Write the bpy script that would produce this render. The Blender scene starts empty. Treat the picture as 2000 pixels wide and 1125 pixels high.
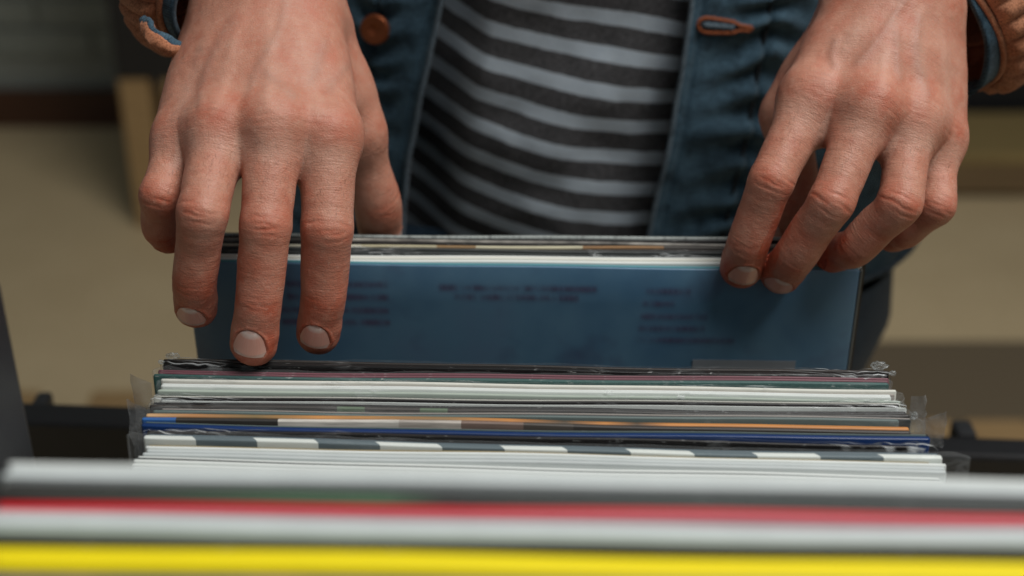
import bpy, bmesh, math, random
import numpy as np
from mathutils import Vector, Matrix

# ------------------------------------------------------------------ camera, light, exposure
SC = bpy.context.scene
COL = SC.collection
PITCH = math.radians(28.0)
FPX = 2778.0                       # 50 mm lens on a 36 mm wide frame, for a picture 2000 wide
CAM = np.array([0.0, 0.0, 1.30])
SP, CP = math.sin(PITCH), math.cos(PITCH)

cam_data = bpy.data.cameras.new('camera')
cam_data.lens = 50.0
cam_data.sensor_width = 36.0
cam_data.clip_start = 0.02
cam_data.clip_end = 200.0
cam_data.dof.use_dof = True
cam_data.dof.focus_distance = 0.603
cam_data.dof.aperture_fstop = 5.4
cam = bpy.data.objects.new('camera', cam_data)
cam.location = CAM
cam.rotation_euler = (math.pi / 2 - PITCH, 0, 0)
COL.objects.link(cam)
SC.camera = cam

world = bpy.data.worlds.new('World')
SC.world = world
world.use_nodes = True
bg = world.node_tree.nodes['Background']
bg.inputs[0].default_value = (0.84, 0.94, 1.0, 1)
bg.inputs[1].default_value = 0.115

def area(name, loc, target, size, power, color):
    l = bpy.data.lights.new(name, 'AREA')
    l.shape = 'RECTANGLE'
    l.size, l.size_y = size
    l.energy = power
    l.color = color
    o = bpy.data.objects.new(name, l)
    o.location = loc
    o.rotation_euler = (Vector(target) - Vector(loc)).to_track_quat('-Z', 'Y').to_euler()
    COL.objects.link(o)
    return o
area('ceiling_light', (0.85, 0.30, 3.00), (0.08, 0.64, 0.95), (1.5, 1.0), 53, (1.0, 0.98, 0.955))

SC.view_settings.view_transform = 'Standard'
SC.view_settings.look = 'None'
SC.view_settings.exposure = 0.0
SC.view_settings.gamma = 1.0
SC.view_settings.use_curve_mapping = False
SC.render.engine = 'CYCLES'
SC.cycles.use_denoising = True
SC.cycles.max_bounces = 8
SC.cycles.transparent_max_bounces = 24
SC.cycles.caustics_reflective = False
SC.cycles.caustics_refractive = False

rng = np.random.default_rng(7)
random.seed(7)

# ------------------------------------------------------------------ helpers
def cam_pt(px, py, Z):
    """camera-frame point in mm (x right, y up, z depth) seen at picture position px, py and at depth Z (m)"""
    return np.array([(px - 1000) / FPX * Z, -(py - 562.5) / FPX * Z, Z]) * 1000.0
def cam2world(P):
    P = np.asarray(P, float) / 1000.0
    x, y, z = P[..., 0], P[..., 1], P[..., 2]
    return np.stack([CAM[0] + x, CAM[1] + y * SP + z * CP, CAM[2] + y * CP - z * SP], -1)
def world2cam(W):
    W = np.asarray(W, float) - CAM
    return np.stack([W[..., 0], W[..., 1] * SP + W[..., 2] * CP, W[..., 1] * CP - W[..., 2] * SP], -1) * 1000.0
def at(px, py, Z):
    return cam2world(cam_pt(px, py, Z))
def on_height(px, py, z):
    """world point on the horizontal plane z seen at px, py"""
    d = at(px, py, 1.0) - CAM
    return CAM + d * ((z - CAM[2]) / d[2])
def on_depth(px, py, yd):
    d = at(px, py, 1.0) - CAM
    return CAM + d * (yd / d[1])

def smoothstep(a, b, x):
    t = np.clip((x - a) / (b - a), 0, 1)
    return t * t * (3 - 2 * t)

_perm = np.random.default_rng(3).random((64, 64, 64)).astype(np.float32)
def vnoise(P):
    P = np.asarray(P, float)
    i = np.floor(P).astype(int); f = P - i
    f = f * f * (3 - 2 * f)
    out = 0
    for dx in (0, 1):
        wx = f[..., 0] if dx else 1 - f[..., 0]
        for dy in (0, 1):
            wy = f[..., 1] if dy else 1 - f[..., 1]
            for dz in (0, 1):
                wz = f[..., 2] if dz else 1 - f[..., 2]
                out = out + wx * wy * wz * _perm[(i[..., 0] + dx) & 63, (i[..., 1] + dy) & 63, (i[..., 2] + dz) & 63]
    return out * 2 - 1
def fbm(P, o=3):
    P = np.asarray(P, float)
    s, a = 0, 1.0
    for k in range(o):
        s = s + a * vnoise(P * (2 ** k) + 17.3 * k)
        a *= 0.5
    return s

def mesh_np(name, V, F, smooth=True):
    """mesh from numpy vertices and equal-length faces (or a list of faces)"""
    me = bpy.data.meshes.new(name)
    if isinstance(F, np.ndarray):
        n, k = F.shape
        me.vertices.add(len(V)); me.vertices.foreach_set('co', np.asarray(V, np.float32).ravel())
        me.loops.add(n * k); me.loops.foreach_set('vertex_index', F.astype(np.int32).ravel())
        me.polygons.add(n)
        me.polygons.foreach_set('loop_start', np.arange(0, n * k, k, dtype=np.int32))
        me.polygons.foreach_set('loop_total', np.full(n, k, np.int32))
        me.update(calc_edges=True)
        me.validate()
    else:
        me.from_pydata([tuple(v) for v in V], [], F)
        me.update()
    if smooth:
        me.polygons.foreach_set('use_smooth', np.ones(len(me.polygons), bool))
    return me
def link(name, me, mat=None, parent=None, **props):
    o = bpy.data.objects.new(name, me)
    COL.objects.link(o)
    if mat is not None and me is not None:
        if not me.materials: me.materials.append(mat)
    if parent is not None:
        o.parent = parent
    for k, v in props.items():
        o[k] = v
    return o
def empty(name, loc=(0, 0, 0), **props):
    o = bpy.data.objects.new(name, None)
    o.location = loc
    o.empty_display_size = 0.05
    COL.objects.link(o)
    for k, v in props.items():
        o[k] = v
    return o
def grid_faces(nu, nv, wrap_u=False):
    """quads for a grid of nu x nv vertices, index = i*nv + j"""
    iu = np.arange(nu if wrap_u else nu - 1)
    i, j = np.meshgrid(iu, np.arange(nv - 1), indexing='ij')
    a = i * nv + j; b = ((i + 1) % nu) * nv + j
    return np.stack([a, b, b + 1, a + 1], -1).reshape(-1, 4)
def box_mesh(name, sx, sy, sz, bev=0.002, base=0.0):
    bm = bmesh.new()
    bmesh.ops.create_cube(bm, size=1.0)
    for v in bm.verts:
        v.co = Vector((v.co.x * sx, v.co.y * sy, (v.co.z + 0.5) * sz + base))
    if bev:
        bmesh.ops.bevel(bm, geom=list(bm.edges), offset=bev, segments=2, affect='EDGES', profile=0.6)
    me = bpy.data.meshes.new(name)
    bm.to_mesh(me); bm.free()
    return me
def tube_mesh(name, pts, radii, n=10, caps=True, closed=False):
    pts = np.asarray(pts, float); m = len(pts)
    radii = np.broadcast_to(np.asarray(radii, float), (m,))
    T = np.gradient(pts, axis=0) if not closed else np.roll(pts, -1, 0) - np.roll(pts, 1, 0)
    T /= np.linalg.norm(T, axis=1)[:, None]
    ref = np.array([0.0, 0, 1]) if abs(T[0][2]) < 0.9 else np.array([1.0, 0, 0])
    N = np.cross(T[0], ref); N /= np.linalg.norm(N)
    V = []
    a = np.linspace(0, 2 * np.pi, n, endpoint=False)
    for i in range(m):
        N = N - T[i] * N.dot(T[i]); N /= np.linalg.norm(N)
        B = np.cross(T[i], N)
        V.append(pts[i] + radii[i] * (np.cos(a)[:, None] * N + np.sin(a)[:, None] * B))
    V = np.concatenate(V)
    F = []
    for i in range(m if closed else m - 1):
        i2 = (i + 1) % m
        for j in range(n):
            k = (j + 1) % n
            F.append((i * n + j, i * n + k, i2 * n + k, i2 * n + j))
    if caps and not closed:
        F.append(tuple(range(n))[::-1]); F.append(tuple((m - 1) * n + j for j in range(n)))
    return mesh_np(name, V, F)
def catmull(pts, per=6):
    pts = np.asarray(pts, float)
    P = np.vstack([2 * pts[0] - pts[1], pts, 2 * pts[-1] - pts[-2]])
    out = []
    for i in range(1, len(P) - 2):
        for t in np.linspace(0, 1, per, endpoint=False):
            a, b, c, d = P[i - 1], P[i], P[i + 1], P[i + 2]
            out.append(0.5 * (2 * b + (c - a) * t + (2 * a - 5 * b + 4 * c - d) * t * t + (3 * b - a - 3 * c + d) * t ** 3))
    out.append(pts[-1])
    return np.array(out)

# ------------------------------------------------------------------ materials
class NT:
    """tiny node-graph helper"""
    def __init__(s, name):
        s.m = bpy.data.materials.new(name); s.m.use_nodes = True
        s.t = s.m.node_tree; s.t.nodes.clear()
        s.out = s.t.nodes.new('ShaderNodeOutputMaterial')
    def n(s, typ, ins=None, **attrs):
        nd = s.t.nodes.new('ShaderNode' + typ)
        for k, v in attrs.items():
            setattr(nd, k, v)
        for k, v in (ins or {}).items():
            s.put(nd.inputs[k], v)
        return nd
    def put(s, sock, v):
        if isinstance(v, bpy.types.NodeSocket):
            s.t.links.new(v, sock)
        elif isinstance(v, bpy.types.Node):
            s.t.links.new(v.outputs[0], sock)
        else:
            if sock.type == 'RGBA' and len(v) == 3: v = (*v, 1)
            sock.default_value = v
    def mix(s, fac, a, b, blend='MIX'):
        nd = s.n('Mix', data_type='RGBA', blend_type=blend)
        s.put(nd.inputs[0], fac); s.put(nd.inputs[6], a); s.put(nd.inputs[7], b)
        return nd.outputs[2]
    def math(s, op, a, b=0.0, c=None, clamp=False):
        nd = s.n('Math', operation=op, use_clamp=clamp)
        s.put(nd.inputs[0], a); s.put(nd.inputs[1], b)
        if c is not None: s.put(nd.inputs[2], c)
        return nd.outputs[0]
    def ramp(s, fac, stops, interp='LINEAR'):
        nd = s.n('ValToRGB'); nd.color_ramp.interpolation = interp
        el = nd.color_ramp.elements
        while len(el) < len(stops): el.new(0.5)
        for e, (p, c) in zip(el, stops):
            e.position = p
            e.color = c if len(c) == 4 else (*c, 1)
        s.put(nd.inputs[0], fac)
        return nd.outputs[0]
    def maprange(s, v, a, b, c=0.0, d=1.0):
        nd = s.n('MapRange'); s.put(nd.inputs[0], v)
        for i, q in enumerate((a, b, c, d)): nd.inputs[i + 1].default_value = q
        return nd.outputs[0]
    def noise(s, vec, scale, detail=3.0, rough=0.55):
        nd = s.n('TexNoise', {'Scale': scale, 'Detail': detail, 'Roughness': rough})
        if vec is not None: s.put(nd.inputs['Vector'], vec)
        return nd.outputs[0]
    def obj(s):
        return s.n('TexCoord').outputs['Object']
    def scaled(s, vec, sc, loc=(0, 0, 0)):
        nd = s.n('Mapping', {'Scale': sc, 'Location': loc}); s.put(nd.inputs['Vector'], vec)
        return nd.outputs[0]
    def bump(s, h, strength=0.3, dist=0.001, normal=None):
        nd = s.n('Bump', {'Strength': strength, 'Distance': dist, 'Height': h})
        if normal is not None: s.put(nd.inputs['Normal'], normal)
        return nd.outputs[0]
    def pbr(s, **ins):
        nd = s.n('BsdfPrincipled')
        for k, v in ins.items():
            s.put(nd.inputs[k.replace('_', ' ')], v)
        s.t.links.new(nd.outputs[0], s.out.inputs[0])
        return nd
def srgb(r, g, b):
    f = lambda c: (c / 255 / 12.92) if c / 255 <= 0.04045 else ((c / 255 + 0.055) / 1.055) ** 2.4
    return (f(r), f(g), f(b))

def mat_paper(name, col, rough=0.55, var=0.12, scale=60.0, speck=0.0, coat=0.0, spec=0.35):
    """printed card or paper: base colour with faint grain, smudges along the edge and tiny scuffs"""
    m = NT(name); o = m.obj()
    a = m.noise(m.scaled(o, (1, 1, 1)), scale, 4)
    b = m.noise(m.scaled(o, (14, 300, 300)), 3.0, 3)
    c = m.mix(m.maprange(a, 0.3, 0.75, 0, var), col, tuple(x * 0.55 for x in col))
    c = m.mix(m.maprange(b, 0.42, 0.75, 0, var * 1.4), c, tuple(x * 0.62 for x in col))
    if speck:
        sp = m.noise(m.scaled(o, (300, 900, 900)), 1.0, 2)
        c = m.mix(m.maprange(sp, 0.66, 0.74, 0, speck), c, (0.75, 0.76, 0.74))
    m.pbr(Base_Color=c, Roughness=rough, Normal=m.bump(a, 0.10, 0.0006), Coat_Weight=coat, Coat_Roughness=0.25, Specular_IOR_Level=spec)
    return m.m
def mat_plain(name, col, rough=0.5, metallic=0.0, bump=0.0, bscale=200.0, var=0.1, spec=0.5):
    m = NT(name); o = m.obj()
    a = m.noise(o, bscale, 3)
    c = m.mix(m.maprange(a, 0.3, 0.7, 0, var), col, tuple(x * 0.5 for x in col))
    kw = dict(Base_Color=c, Roughness=rough, Metallic=metallic, Specular_IOR_Level=spec)
    if bump: kw['Normal'] = m.bump(a, bump, 0.001)
    m.pbr(**kw)
    return m.m
# ------------------------------------------------------------------ implicit modelling for the body (all in camera-frame millimetres)
class Field:
    def __init__(s, lo, hi, res):
        s.lo = np.asarray(lo, float); s.res = res
        s.n = np.ceil((np.asarray(hi, float) - s.lo) / res).astype(int) + 1
        s.ax = [(s.lo[i] + res * np.arange(s.n[i])).astype(np.float32) for i in range(3)]
    def blank(s):
        return np.full(tuple(s.n), 40.0, np.float32)
    def window(s, pts, rad, pad):
        lo = (np.min(pts, 0) - np.max(rad) - pad - s.lo) / s.res
        hi = (np.max(pts, 0) + np.max(rad) + pad - s.lo) / s.res
        lo = np.clip(np.floor(lo).astype(int), 0, s.n); hi = np.clip(np.ceil(hi).astype(int) + 1, 0, s.n)
        return tuple(slice(a, b) for a, b in zip(lo, hi))
    def chain(s, pts, rad, pad=10.0):
        """distance to a tapered chain of capsules; returns (window, distance)"""
        pts = np.asarray(pts, float); rad = np.asarray(rad, float)
        w = s.window(pts, rad, pad)
        shp = tuple(q.stop - q.start for q in w)
        out = np.full(shp, 40.0, np.float32)
        if min(shp) <= 0: return w, out
        for a, b, ra, rb in zip(pts[:-1], pts[1:], rad[:-1], rad[1:]):
            w2 = s.window(np.array([a, b]), np.array([ra, rb]), pad)
            loc = tuple(slice(max(q2.start - q.start, 0), q2.stop - q.start) for q, q2 in zip(w, w2))
            X = s.ax[0][w2[0]][:, None, None]; Y = s.ax[1][w2[1]][None, :, None]; Z = s.ax[2][w2[2]][None, None, :]
            ba = (b - a).astype(np.float32); L = float(ba @ ba) + 1e-6
            px, py, pz = X - np.float32(a[0]), Y - np.float32(a[1]), Z - np.float32(a[2])
            t = np.clip((px * ba[0] + py * ba[1] + pz * ba[2]) / np.float32(L), 0, 1)
            d = np.sqrt((px - t * ba[0]) ** 2 + (py - t * ba[1]) ** 2 + (pz - t * ba[2]) ** 2) - (np.float32(ra) + t * np.float32(rb - ra))
            out[loc] = np.minimum(out[loc], d)
        return w, out
def smin(a, b, k):
    h = np.maximum(k - np.abs(a - b), 0) / k
    return np.minimum(a, b) - h * h * k * 0.25
def add(D, wd, k):
    w, d = wd
    D[w] = smin(D[w], d, np.float32(k)) if k > 0 else np.minimum(D[w], d)

def surface_nets(D, lo, res):
    S = D < 0
    n = np.array(D.shape)
    cnt = np.zeros(tuple(n - 1), np.uint8)
    for a in (0, 1):
        for b in (0, 1):
            for c in (0, 1):
                cnt += S[a:n[0] - 1 + a, b:n[1] - 1 + b, c:n[2] - 1 + c]
    act = np.argwhere((cnt > 0) & (cnt < 8))
    idx = np.full(tuple(n - 1), -1, np.int32)
    idx[tuple(act.T)] = np.arange(len(act))
    acc = np.zeros((len(act), 3)); num = np.zeros(len(act))
    for ax in range(3):
        o1, o2 = [q for q in range(3) if q != ax]
        for p in (0, 1):
            for q in (0, 1):
                a = act.copy(); a[:, o1] += p; a[:, o2] += q
                b = a.copy(); b[:, ax] += 1
                da = D[tuple(a.T)]; db = D[tuple(b.T)]
                m = (da < 0) != (db < 0)
                t = np.where(m, da / np.where(m, da - db, 1), 0)
                pos = (a - act).astype(float); pos[:, ax] = t
                acc[m] += pos[m]; num[m] += 1
    V = lo + (act + acc / num[:, None]) * res
    F = []
    for ax in range(3):
        o1, o2 = (ax + 1) % 3, (ax + 2) % 3
        sl0 = [slice(None)] * 3; sl1 = [slice(None)] * 3
        sl0[ax] = slice(0, -1); sl1[ax] = slice(1, None)
        A, B = S[tuple(sl0)], S[tuple(sl1)]
        e = np.argwhere(A != B)
        ok = (e[:, o1] > 0) & (e[:, o2] > 0) & (e[:, o1] < n[o1] - 1) & (e[:, o2] < n[o2] - 1)
        e = e[ok]
        ins = A[tuple(e.T)]
        def cell(d1, d2):
            c = e.copy(); c[:, o1] += d1; c[:, o2] += d2
            return idx[tuple(c.T)]
        q = np.stack([cell(-1, -1), cell(0, -1), cell(0, 0), cell(-1, 0)], -1)
        q[~ins] = q[~ins][:, ::-1]
        F.append(q)
    F = np.concatenate(F)
    return V, F
def vnormals(V, F):
    n = np.cross(V[F[:, 2]] - V[F[:, 0]], V[F[:, 3]] - V[F[:, 1]])
    N = np.zeros_like(V)
    for k in range(4):
        for c in range(3):
            N[:, c] += np.bincount(F[:, k], n[:, c], len(V))
    return N / (np.linalg.norm(N, axis=1)[:, None] + 1e-9)
def relax(V, F, it=2, lam=0.5):
    a = F.ravel(); b = np.roll(F, -1, 1).ravel()
    I = np.concatenate([a, b]); J = np.concatenate([b, a])
    deg = np.bincount(I, minlength=len(V)) + 1e-9
    for _ in range(it):
        M = np.stack([np.bincount(I, V[J, c], len(V)) for c in range(3)], -1) / deg[:, None]
        V = V + lam * (M - V)
    return V
def poly_dist(P, line):
    """distance of points P (n,k) to a polyline (m,k), and parameter along it"""
    best = np.full(len(P), 1e9); par = np.zeros(len(P))
    for i in range(len(line) - 1):
        a, b = line[i], line[i + 1]; ba = b - a
        t = np.clip(((P - a) @ ba) / (ba @ ba + 1e-9), 0, 1)
        d = np.linalg.norm(P - a - t[:, None] * ba, axis=1)
        m = d < best
        best[m] = d[m]; par[m] = i + t[m]
    return best, par
def unit(v):
    v = np.asarray(v, float); return v / (np.linalg.norm(v) + 1e-12)
# ------------------------------------------------------------------ hands
from mathutils.bvhtree import BVHTree
RES = 0.66
FINGERS = ('index', 'middle', 'ring', 'little')
def P3(q): return cam_pt(q[0], q[1], q[2])

HAND_A = dict(                                   # the hand at the left of the picture
    fingers=dict(
        index=dict(J=[(640, 262, .606), (639, 446, .601), (632, 578, .612), (621, 652, .622)], r=[12.5, 11.7, 10.7, 10.4, 9.8, 9.4, 8.6]),
        middle=dict(J=[(536, 246, .598), (519, 440, .589), (505, 590, .597), (495, 671, .605)], r=[12.5, 11.3, 10.4, 10.2, 9.8, 9.7, 9.2]),
        ring=dict(J=[(430, 252, .602), (396, 416, .583), (380, 546, .597), (382, 602, .610)], r=[12.4, 11.1, 10.2, 9.5, 9.3, 9.0, 8.2]),
        little=dict(J=[(356, 272, .612), (315, 380, .598), (314, 442, .612), (330, 464, .625)], r=[10.6, 9.4, 8.7, 8.5, 8.2, 7.8, 7.0])),
    thumb=dict(J=[(632, 70, .668), (700, 262, .676), (736, 392, .696), (745, 470, .720)], r=[14.5, 11.6, 11.2, 11.0, 11.6, 11.2, 10.0]),
    carpal=dict(index=(590, 15, .650), middle=(545, 10, .646), ring=(497, 10, .648), little=(447, 22, .656)),
    vein_h=.30, vein_c=.75, rc=[14.5, 14.5, 14.5, 13.5],
    wrist=[(455, -70, .668), (580, -70, .665)], wr=15.5, elbow=(-0.285, 0.80, 1.20),
    hint=(0.02, 0.12, -1.0), thumb_hint=(0.75, 0.1, -0.65),
    hyp=[(400, 110, .662), (378, 220, .628)],
    veins=[[(560, -20), (545, 60), (505, 130), (480, 200)], [(505, 130), (560, 175), (580, 200)], [(470, 10), (420, 100), (395, 165), (392, 230)], [(640, 60), (620, 130), (600, 175)], [(690, 110), (650, 160), (640, 190)]],
)
HAND_B = dict(                                   # the hand at the right of the picture
    fingers=dict(
        index=dict(J=[(1586, 190, .642), (1507, 352, .632), (1463, 470, .645), (1448, 524, .657)], r=[12.4, 11.0, 9.9, 9.8, 9.8, 9.6, 8.9]),
        middle=dict(J=[(1700, 208, .631), (1624, 392, .622), (1552, 500, .640), (1525, 536, .656)], r=[12.4, 10.7, 9.9, 9.8, 9.6, 9.4, 8.7]),
        ring=dict(J=[(1782, 234, .639), (1756, 396, .625), (1672, 482, .642), (1624, 496, .662)], r=[11.8, 10.1, 9.6, 9.2, 9.0, 8.6, 7.9]),
        little=dict(J=[(1832, 272, .655), (1828, 400, .644), (1770, 452, .658), (1742, 460, .674)], r=[10.4, 8.9, 8.4, 8.0, 7.7, 7.4, 6.7])),
    thumb=dict(J=[(1640, 60, .690), (1540, 226, .693), (1556, 380, .704), (1530, 460, .718)], r=[14.5, 12.0, 11.4, 11.0, 11.2, 10.6, 9.4]),
    carpal=dict(index=(1690, 5, .664), middle=(1735, 0, .659), ring=(1778, 5, .661), little=(1806, 20, .668)),
    vein_h=.55, vein_c=.8, rc=[14.5, 14.5, 14.5, 13.5],
    wrist=[(1690, -75, .680), (1800, -75, .684)], wr=15.5, elbow=(0.43, 0.82, 1.20),
    hint=(0.05, 0.12, -1.0), thumb_hint=(-0.75, 0.1, -0.65),
    hyp=[(1818, 110, .675), (1822, 210, .660)],
    veins=[[(1780, -20), (1740, 40), (1700, 95), (1660, 140)], [(1800, 10), (1790, 90), (1800, 150), (1820, 200)], [(1750, 30), (1755, 120), (1760, 170)], [(1640, 60), (1625, 110), (1640, 140)]],
)

def build_hand(H, seed):
    rg = np.random.default_rng(seed)
    hint = unit(H['hint'])
    fj = {f: np.array([P3(q) for q in H['fingers'][f]['J']]) for f in FINGERS}
    th = np.array([P3(q) for q in H['thumb']['J']])
    ca = {f: P3(H['carpal'][f]) for f in FINGERS}
    wr = np.array([P3(q) for q in H['wrist']])
    elb = world2cam(H['elbow'])
    wc = wr.mean(0); fd = unit(elb - wc)
    far = wc + fd * 62
    allp = np.vstack([*fj.values(), th, wr, far[None], wc[None] + fd * 62])
    F = Field(allp.min(0) - 20, allp.max(0) + np.array([20, 14, 20]), RES)
    pal = -hint
    # palm, wrist and forearm
    D = F.blank()
    for f, rc in zip(FINGERS, H['rc']):
        rm = H['fingers'][f]['r'][0]
        mid = (ca[f] + fj[f][0]) / 2
        add(D, F.chain([ca[f], mid, fj[f][0] + pal * 1.0], [rc, rc - 0.4, rm - 1.0], 18), 15)
        add(D, F.chain([ca[f] + pal * 9, fj[f][0] + pal * 8], [11, 9.5], 18), 15)
        add(D, F.chain([wr[0] if f in ('ring', 'little') else wr[1], ca[f]], [H['wr'], rc], 18), 14)
    add(D, F.chain([P3(H['hyp'][0]), P3(H['hyp'][1])], [13, 11], 14), 12)
    e0, e1 = wr[0] + fd * 80, wr[1] + fd * 80
    add(D, F.chain([wr[0], e0], [H['wr'], 21], 14), 12)
    add(D, F.chain([wr[1], e1], [H['wr'], 21], 14), 12)
    add(D, F.chain([wc + pal * 4, wc + pal * 4 + fd * 80], [17, 23], 14), 12)
    # thumb base and web
    add(D, F.chain([wr.mean(0) * .4 + th[0] * .6, th[0], th[1]], [15, H['thumb']['r'][0], H['thumb']['r'][1]], 14), 14)
    mi = (ca['index'] + fj['index'][0]) / 2
    add(D, F.chain([mi + pal * 12, (th[0] + th[1]) / 2], [8.5, 10], 14), 14)
    add(D, F.chain([fj['index'][0] * .75 + ca['index'] * .25 + pal * 14, th[0] * .3 + th[1] * .7], [6.5, 8], 14), 14)
    # webs between neighbouring fingers
    for a, b in zip(FINGERS[:-1], FINGERS[1:]):
        qa = fj[a][0] * .66 + fj[a][1] * .34 + pal * 5.0; qb = fj[b][0] * .66 + fj[b][1] * .34 + pal * 5.0
        add(D, F.chain([qa, qb], [5.6, 5.6], 10), 7)
        add(D, F.chain([fj[a][0] + pal * 2.2, fj[b][0] + pal * 2.2], [9.6, 9.6 if b != 'little' else 8.6], 16), 12)
    # fingers
    frames = {}
    base = D.copy()
    for f in FINGERS + ('thumb',):
        if f == 'thumb':
            Jn = th[1:]; Jall = th; rr = H['thumb']['r'][0:]; hn = unit(H['thumb_hint'])
            nodes = np.array([th[1], (th[1] + th[2]) / 2, th[2], (th[2] * .5 + th[3] * .5), th[3]])
            rad = np.array([rr[1] + .3, rr[2] - .4, rr[4] + .2, rr[5] + .2, rr[6]])
            joints = [th[1], th[2], th[2], th[3]]
        else:
            Jq = fj[f]; rr = H['fingers'][f]['r']; hn = hint
            m1, m2, m3 = (Jq[0] + Jq[1]) / 2, (Jq[1] + Jq[2]) / 2, (Jq[2] + Jq[3]) / 2
            nodes = np.array([Jq[0], m1, Jq[1], m2, Jq[2], m3, Jq[3]])
            rad = np.array(rr, float)
            joints = list(Jq)
        pts = catmull(nodes, 4)
        rs = catmull(np.stack([rad, rad], -1), 4)[:, 0]
        w, d = F.chain(pts, rs, 10)
        if f != 'thumb':
            t01 = unit(joints[1] - joints[0]); t12 = unit(joints[2] - joints[1]); t23 = unit(joints[3] - joints[2])
            out = unit(t01 - t12) if np.linalg.norm(t01 - t12) > 0.12 else hn
            n1 = unit(out + 0.6 * hn); ta = unit(t01 + t12); n1 = unit(n1 - ta * (n1 @ ta))
            G_ = Field(F.lo + RES * np.array([q.start for q in w]), F.lo + RES * np.array([q.stop - 1.5 for q in w]), RES)
            G_.n = np.array(d.shape); G_.ax = [F.ax[i][w[i]] for i in range(3)]
            tmp = d
            kb = 0.5 if np.linalg.norm(t01 - t12) < 0.45 else 1.2
            add(tmp, G_.chain([joints[1] + n1 * kb * .8, joints[1] + n1 * kb + ta * 0.1], [rr[2] - .3, rr[2] - .3], 10), 3)
            # pad of the fingertip, a little fuller towards the palm and blunt at the end
            n3 = unit(hn - t23 * (hn @ t23))
            b3 = np.cross(t23, n3)
            for sgn in (-1, 1):
                q = joints[3] + b3 * sgn * 1.5 - n3 * 0.8 + t23 * 0.4
                add(tmp, G_.chain([q - t23 * 5, q], [rr[6] - 1.0, rr[6] - 1.1], 8), 3)
            d = tmp
        D[w] = np.minimum(D[w], smin(base[w], d, np.float32(7.0 if f != 'thumb' else 9.0)))
        frames[f] = (joints, rr, hn)
    V, Q = surface_nets(D, F.lo, RES)
    V = relax(V, Q, 3, 0.5)
    # cut the forearm square
    cut = wc + fd * 52
    beyond = ((V - cut) @ fd) > 0
    Q = Q[~beyond[Q].any(1)]
    used = np.zeros(len(V), bool); used[Q.ravel()] = True
    remap = np.cumsum(used) - 1
    V = V[used]; Q = remap[Q]
    N = vnormals(V, Q)
    # ---------------- relief and colour masks
    n = len(V)
    h = np.zeros(n); red = np.zeros(n); pale = np.zeros(n); vein = np.zeros(n); hairy = np.zeros(n)
    fc = np.zeros((n, 3))
    hax = unit(fj['middle'][0] - wc); hside = unit(np.cross(hax, hint))
    rel = V - wc
    fc[:, 0] = rel @ hax; fc[:, 1] = rel @ hside
    dors = smoothstep(0.0, 0.5, N @ hint)
    hairy += 0.35 * dors * smoothstep(12, 0, np.abs(fc[:, 1]) - 22) * (fc[:, 0] < 42)
    # tendons and hollows over the back of the hand, veins
    for f in FINGERS:
        line = np.array([ca[f] * .8 + wc * .2, (ca[f] + fj[f][0]) / 2, fj[f][0]])[:, :2]
        dd, tt = poly_dist(V[:, :2], line)
        h += 0.32 * np.exp(-(dd / 2.8) ** 2) * dors * smoothstep(0.15, 0.9, tt) * smoothstep(2.0, 1.65, tt)
        pale += 0.55 * np.exp(-(dd / 3.4) ** 2) * dors * smoothstep(0.1, 0.8, tt) * smoothstep(2.0, 1.7, tt)
        # knuckle head
        r2 = ((V - (fj[f][0] + hint * 9)) ** 2).sum(1)
        h += 0.85 * np.exp(-r2 / 95.0) * dors
        red += 0.55 * np.exp(-r2 / 90.0)
    for a, b in zip(FINGERS[:-1], FINGERS[1:]):
        c = (fj[a][0] + fj[b][0]) / 2 + hint * 8
        dd, tt = poly_dist(V, np.array([c - hax * 1, c + hax * 14 ]))
        h -= 0.7 * np.exp(-(dd / 5.5) ** 2) * dors
    for k, line in enumerate(H['veins']):
        L = catmull(np.array([P3((x, y, .62))[:2] for x, y in line]), 5)
        # compare in the picture plane at the depth of the back of the hand
        pv = V[:, :2] * (620.0 / V[:, 2:3])
        dd, tt = poly_dist(pv, L)
        fade = smoothstep(0, 2.0, tt) * smoothstep(len(L) - 1, len(L) - 3.5, tt)
        g = np.exp(-(dd / 1.9) ** 2) * dors * fade
        h += H['vein_h'] * g; vein += H['vein_c'] * np.exp(-(dd / 2.2) ** 2) * dors * fade
    nails = []
    for f in FINGERS + ('thumb',):
        joints, rr, hn = frames[f]
        rmax = max(rr)
        line = np.array(joints) if f != 'thumb' else np.array([joints[0], joints[1], joints[3]])
        dd, tt = poly_dist(V, line)
        near = dd < rmax + 4.5
        segs = [(joints[1], unit(joints[1] - joints[0]), unit(joints[2] - joints[1]) if f != 'thumb' else unit(joints[3] - joints[1]), 1.0, rr[2])]
        if f != 'thumb':
            segs.append((joints[2], unit(joints[2] - joints[1]), unit(joints[3] - joints[2]), 0.62, rr[4]))
            segs.append((joints[0], unit(joints[0] - ca[f]), unit(joints[1] - joints[0]), 0.42, rr[0] + 1))
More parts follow.
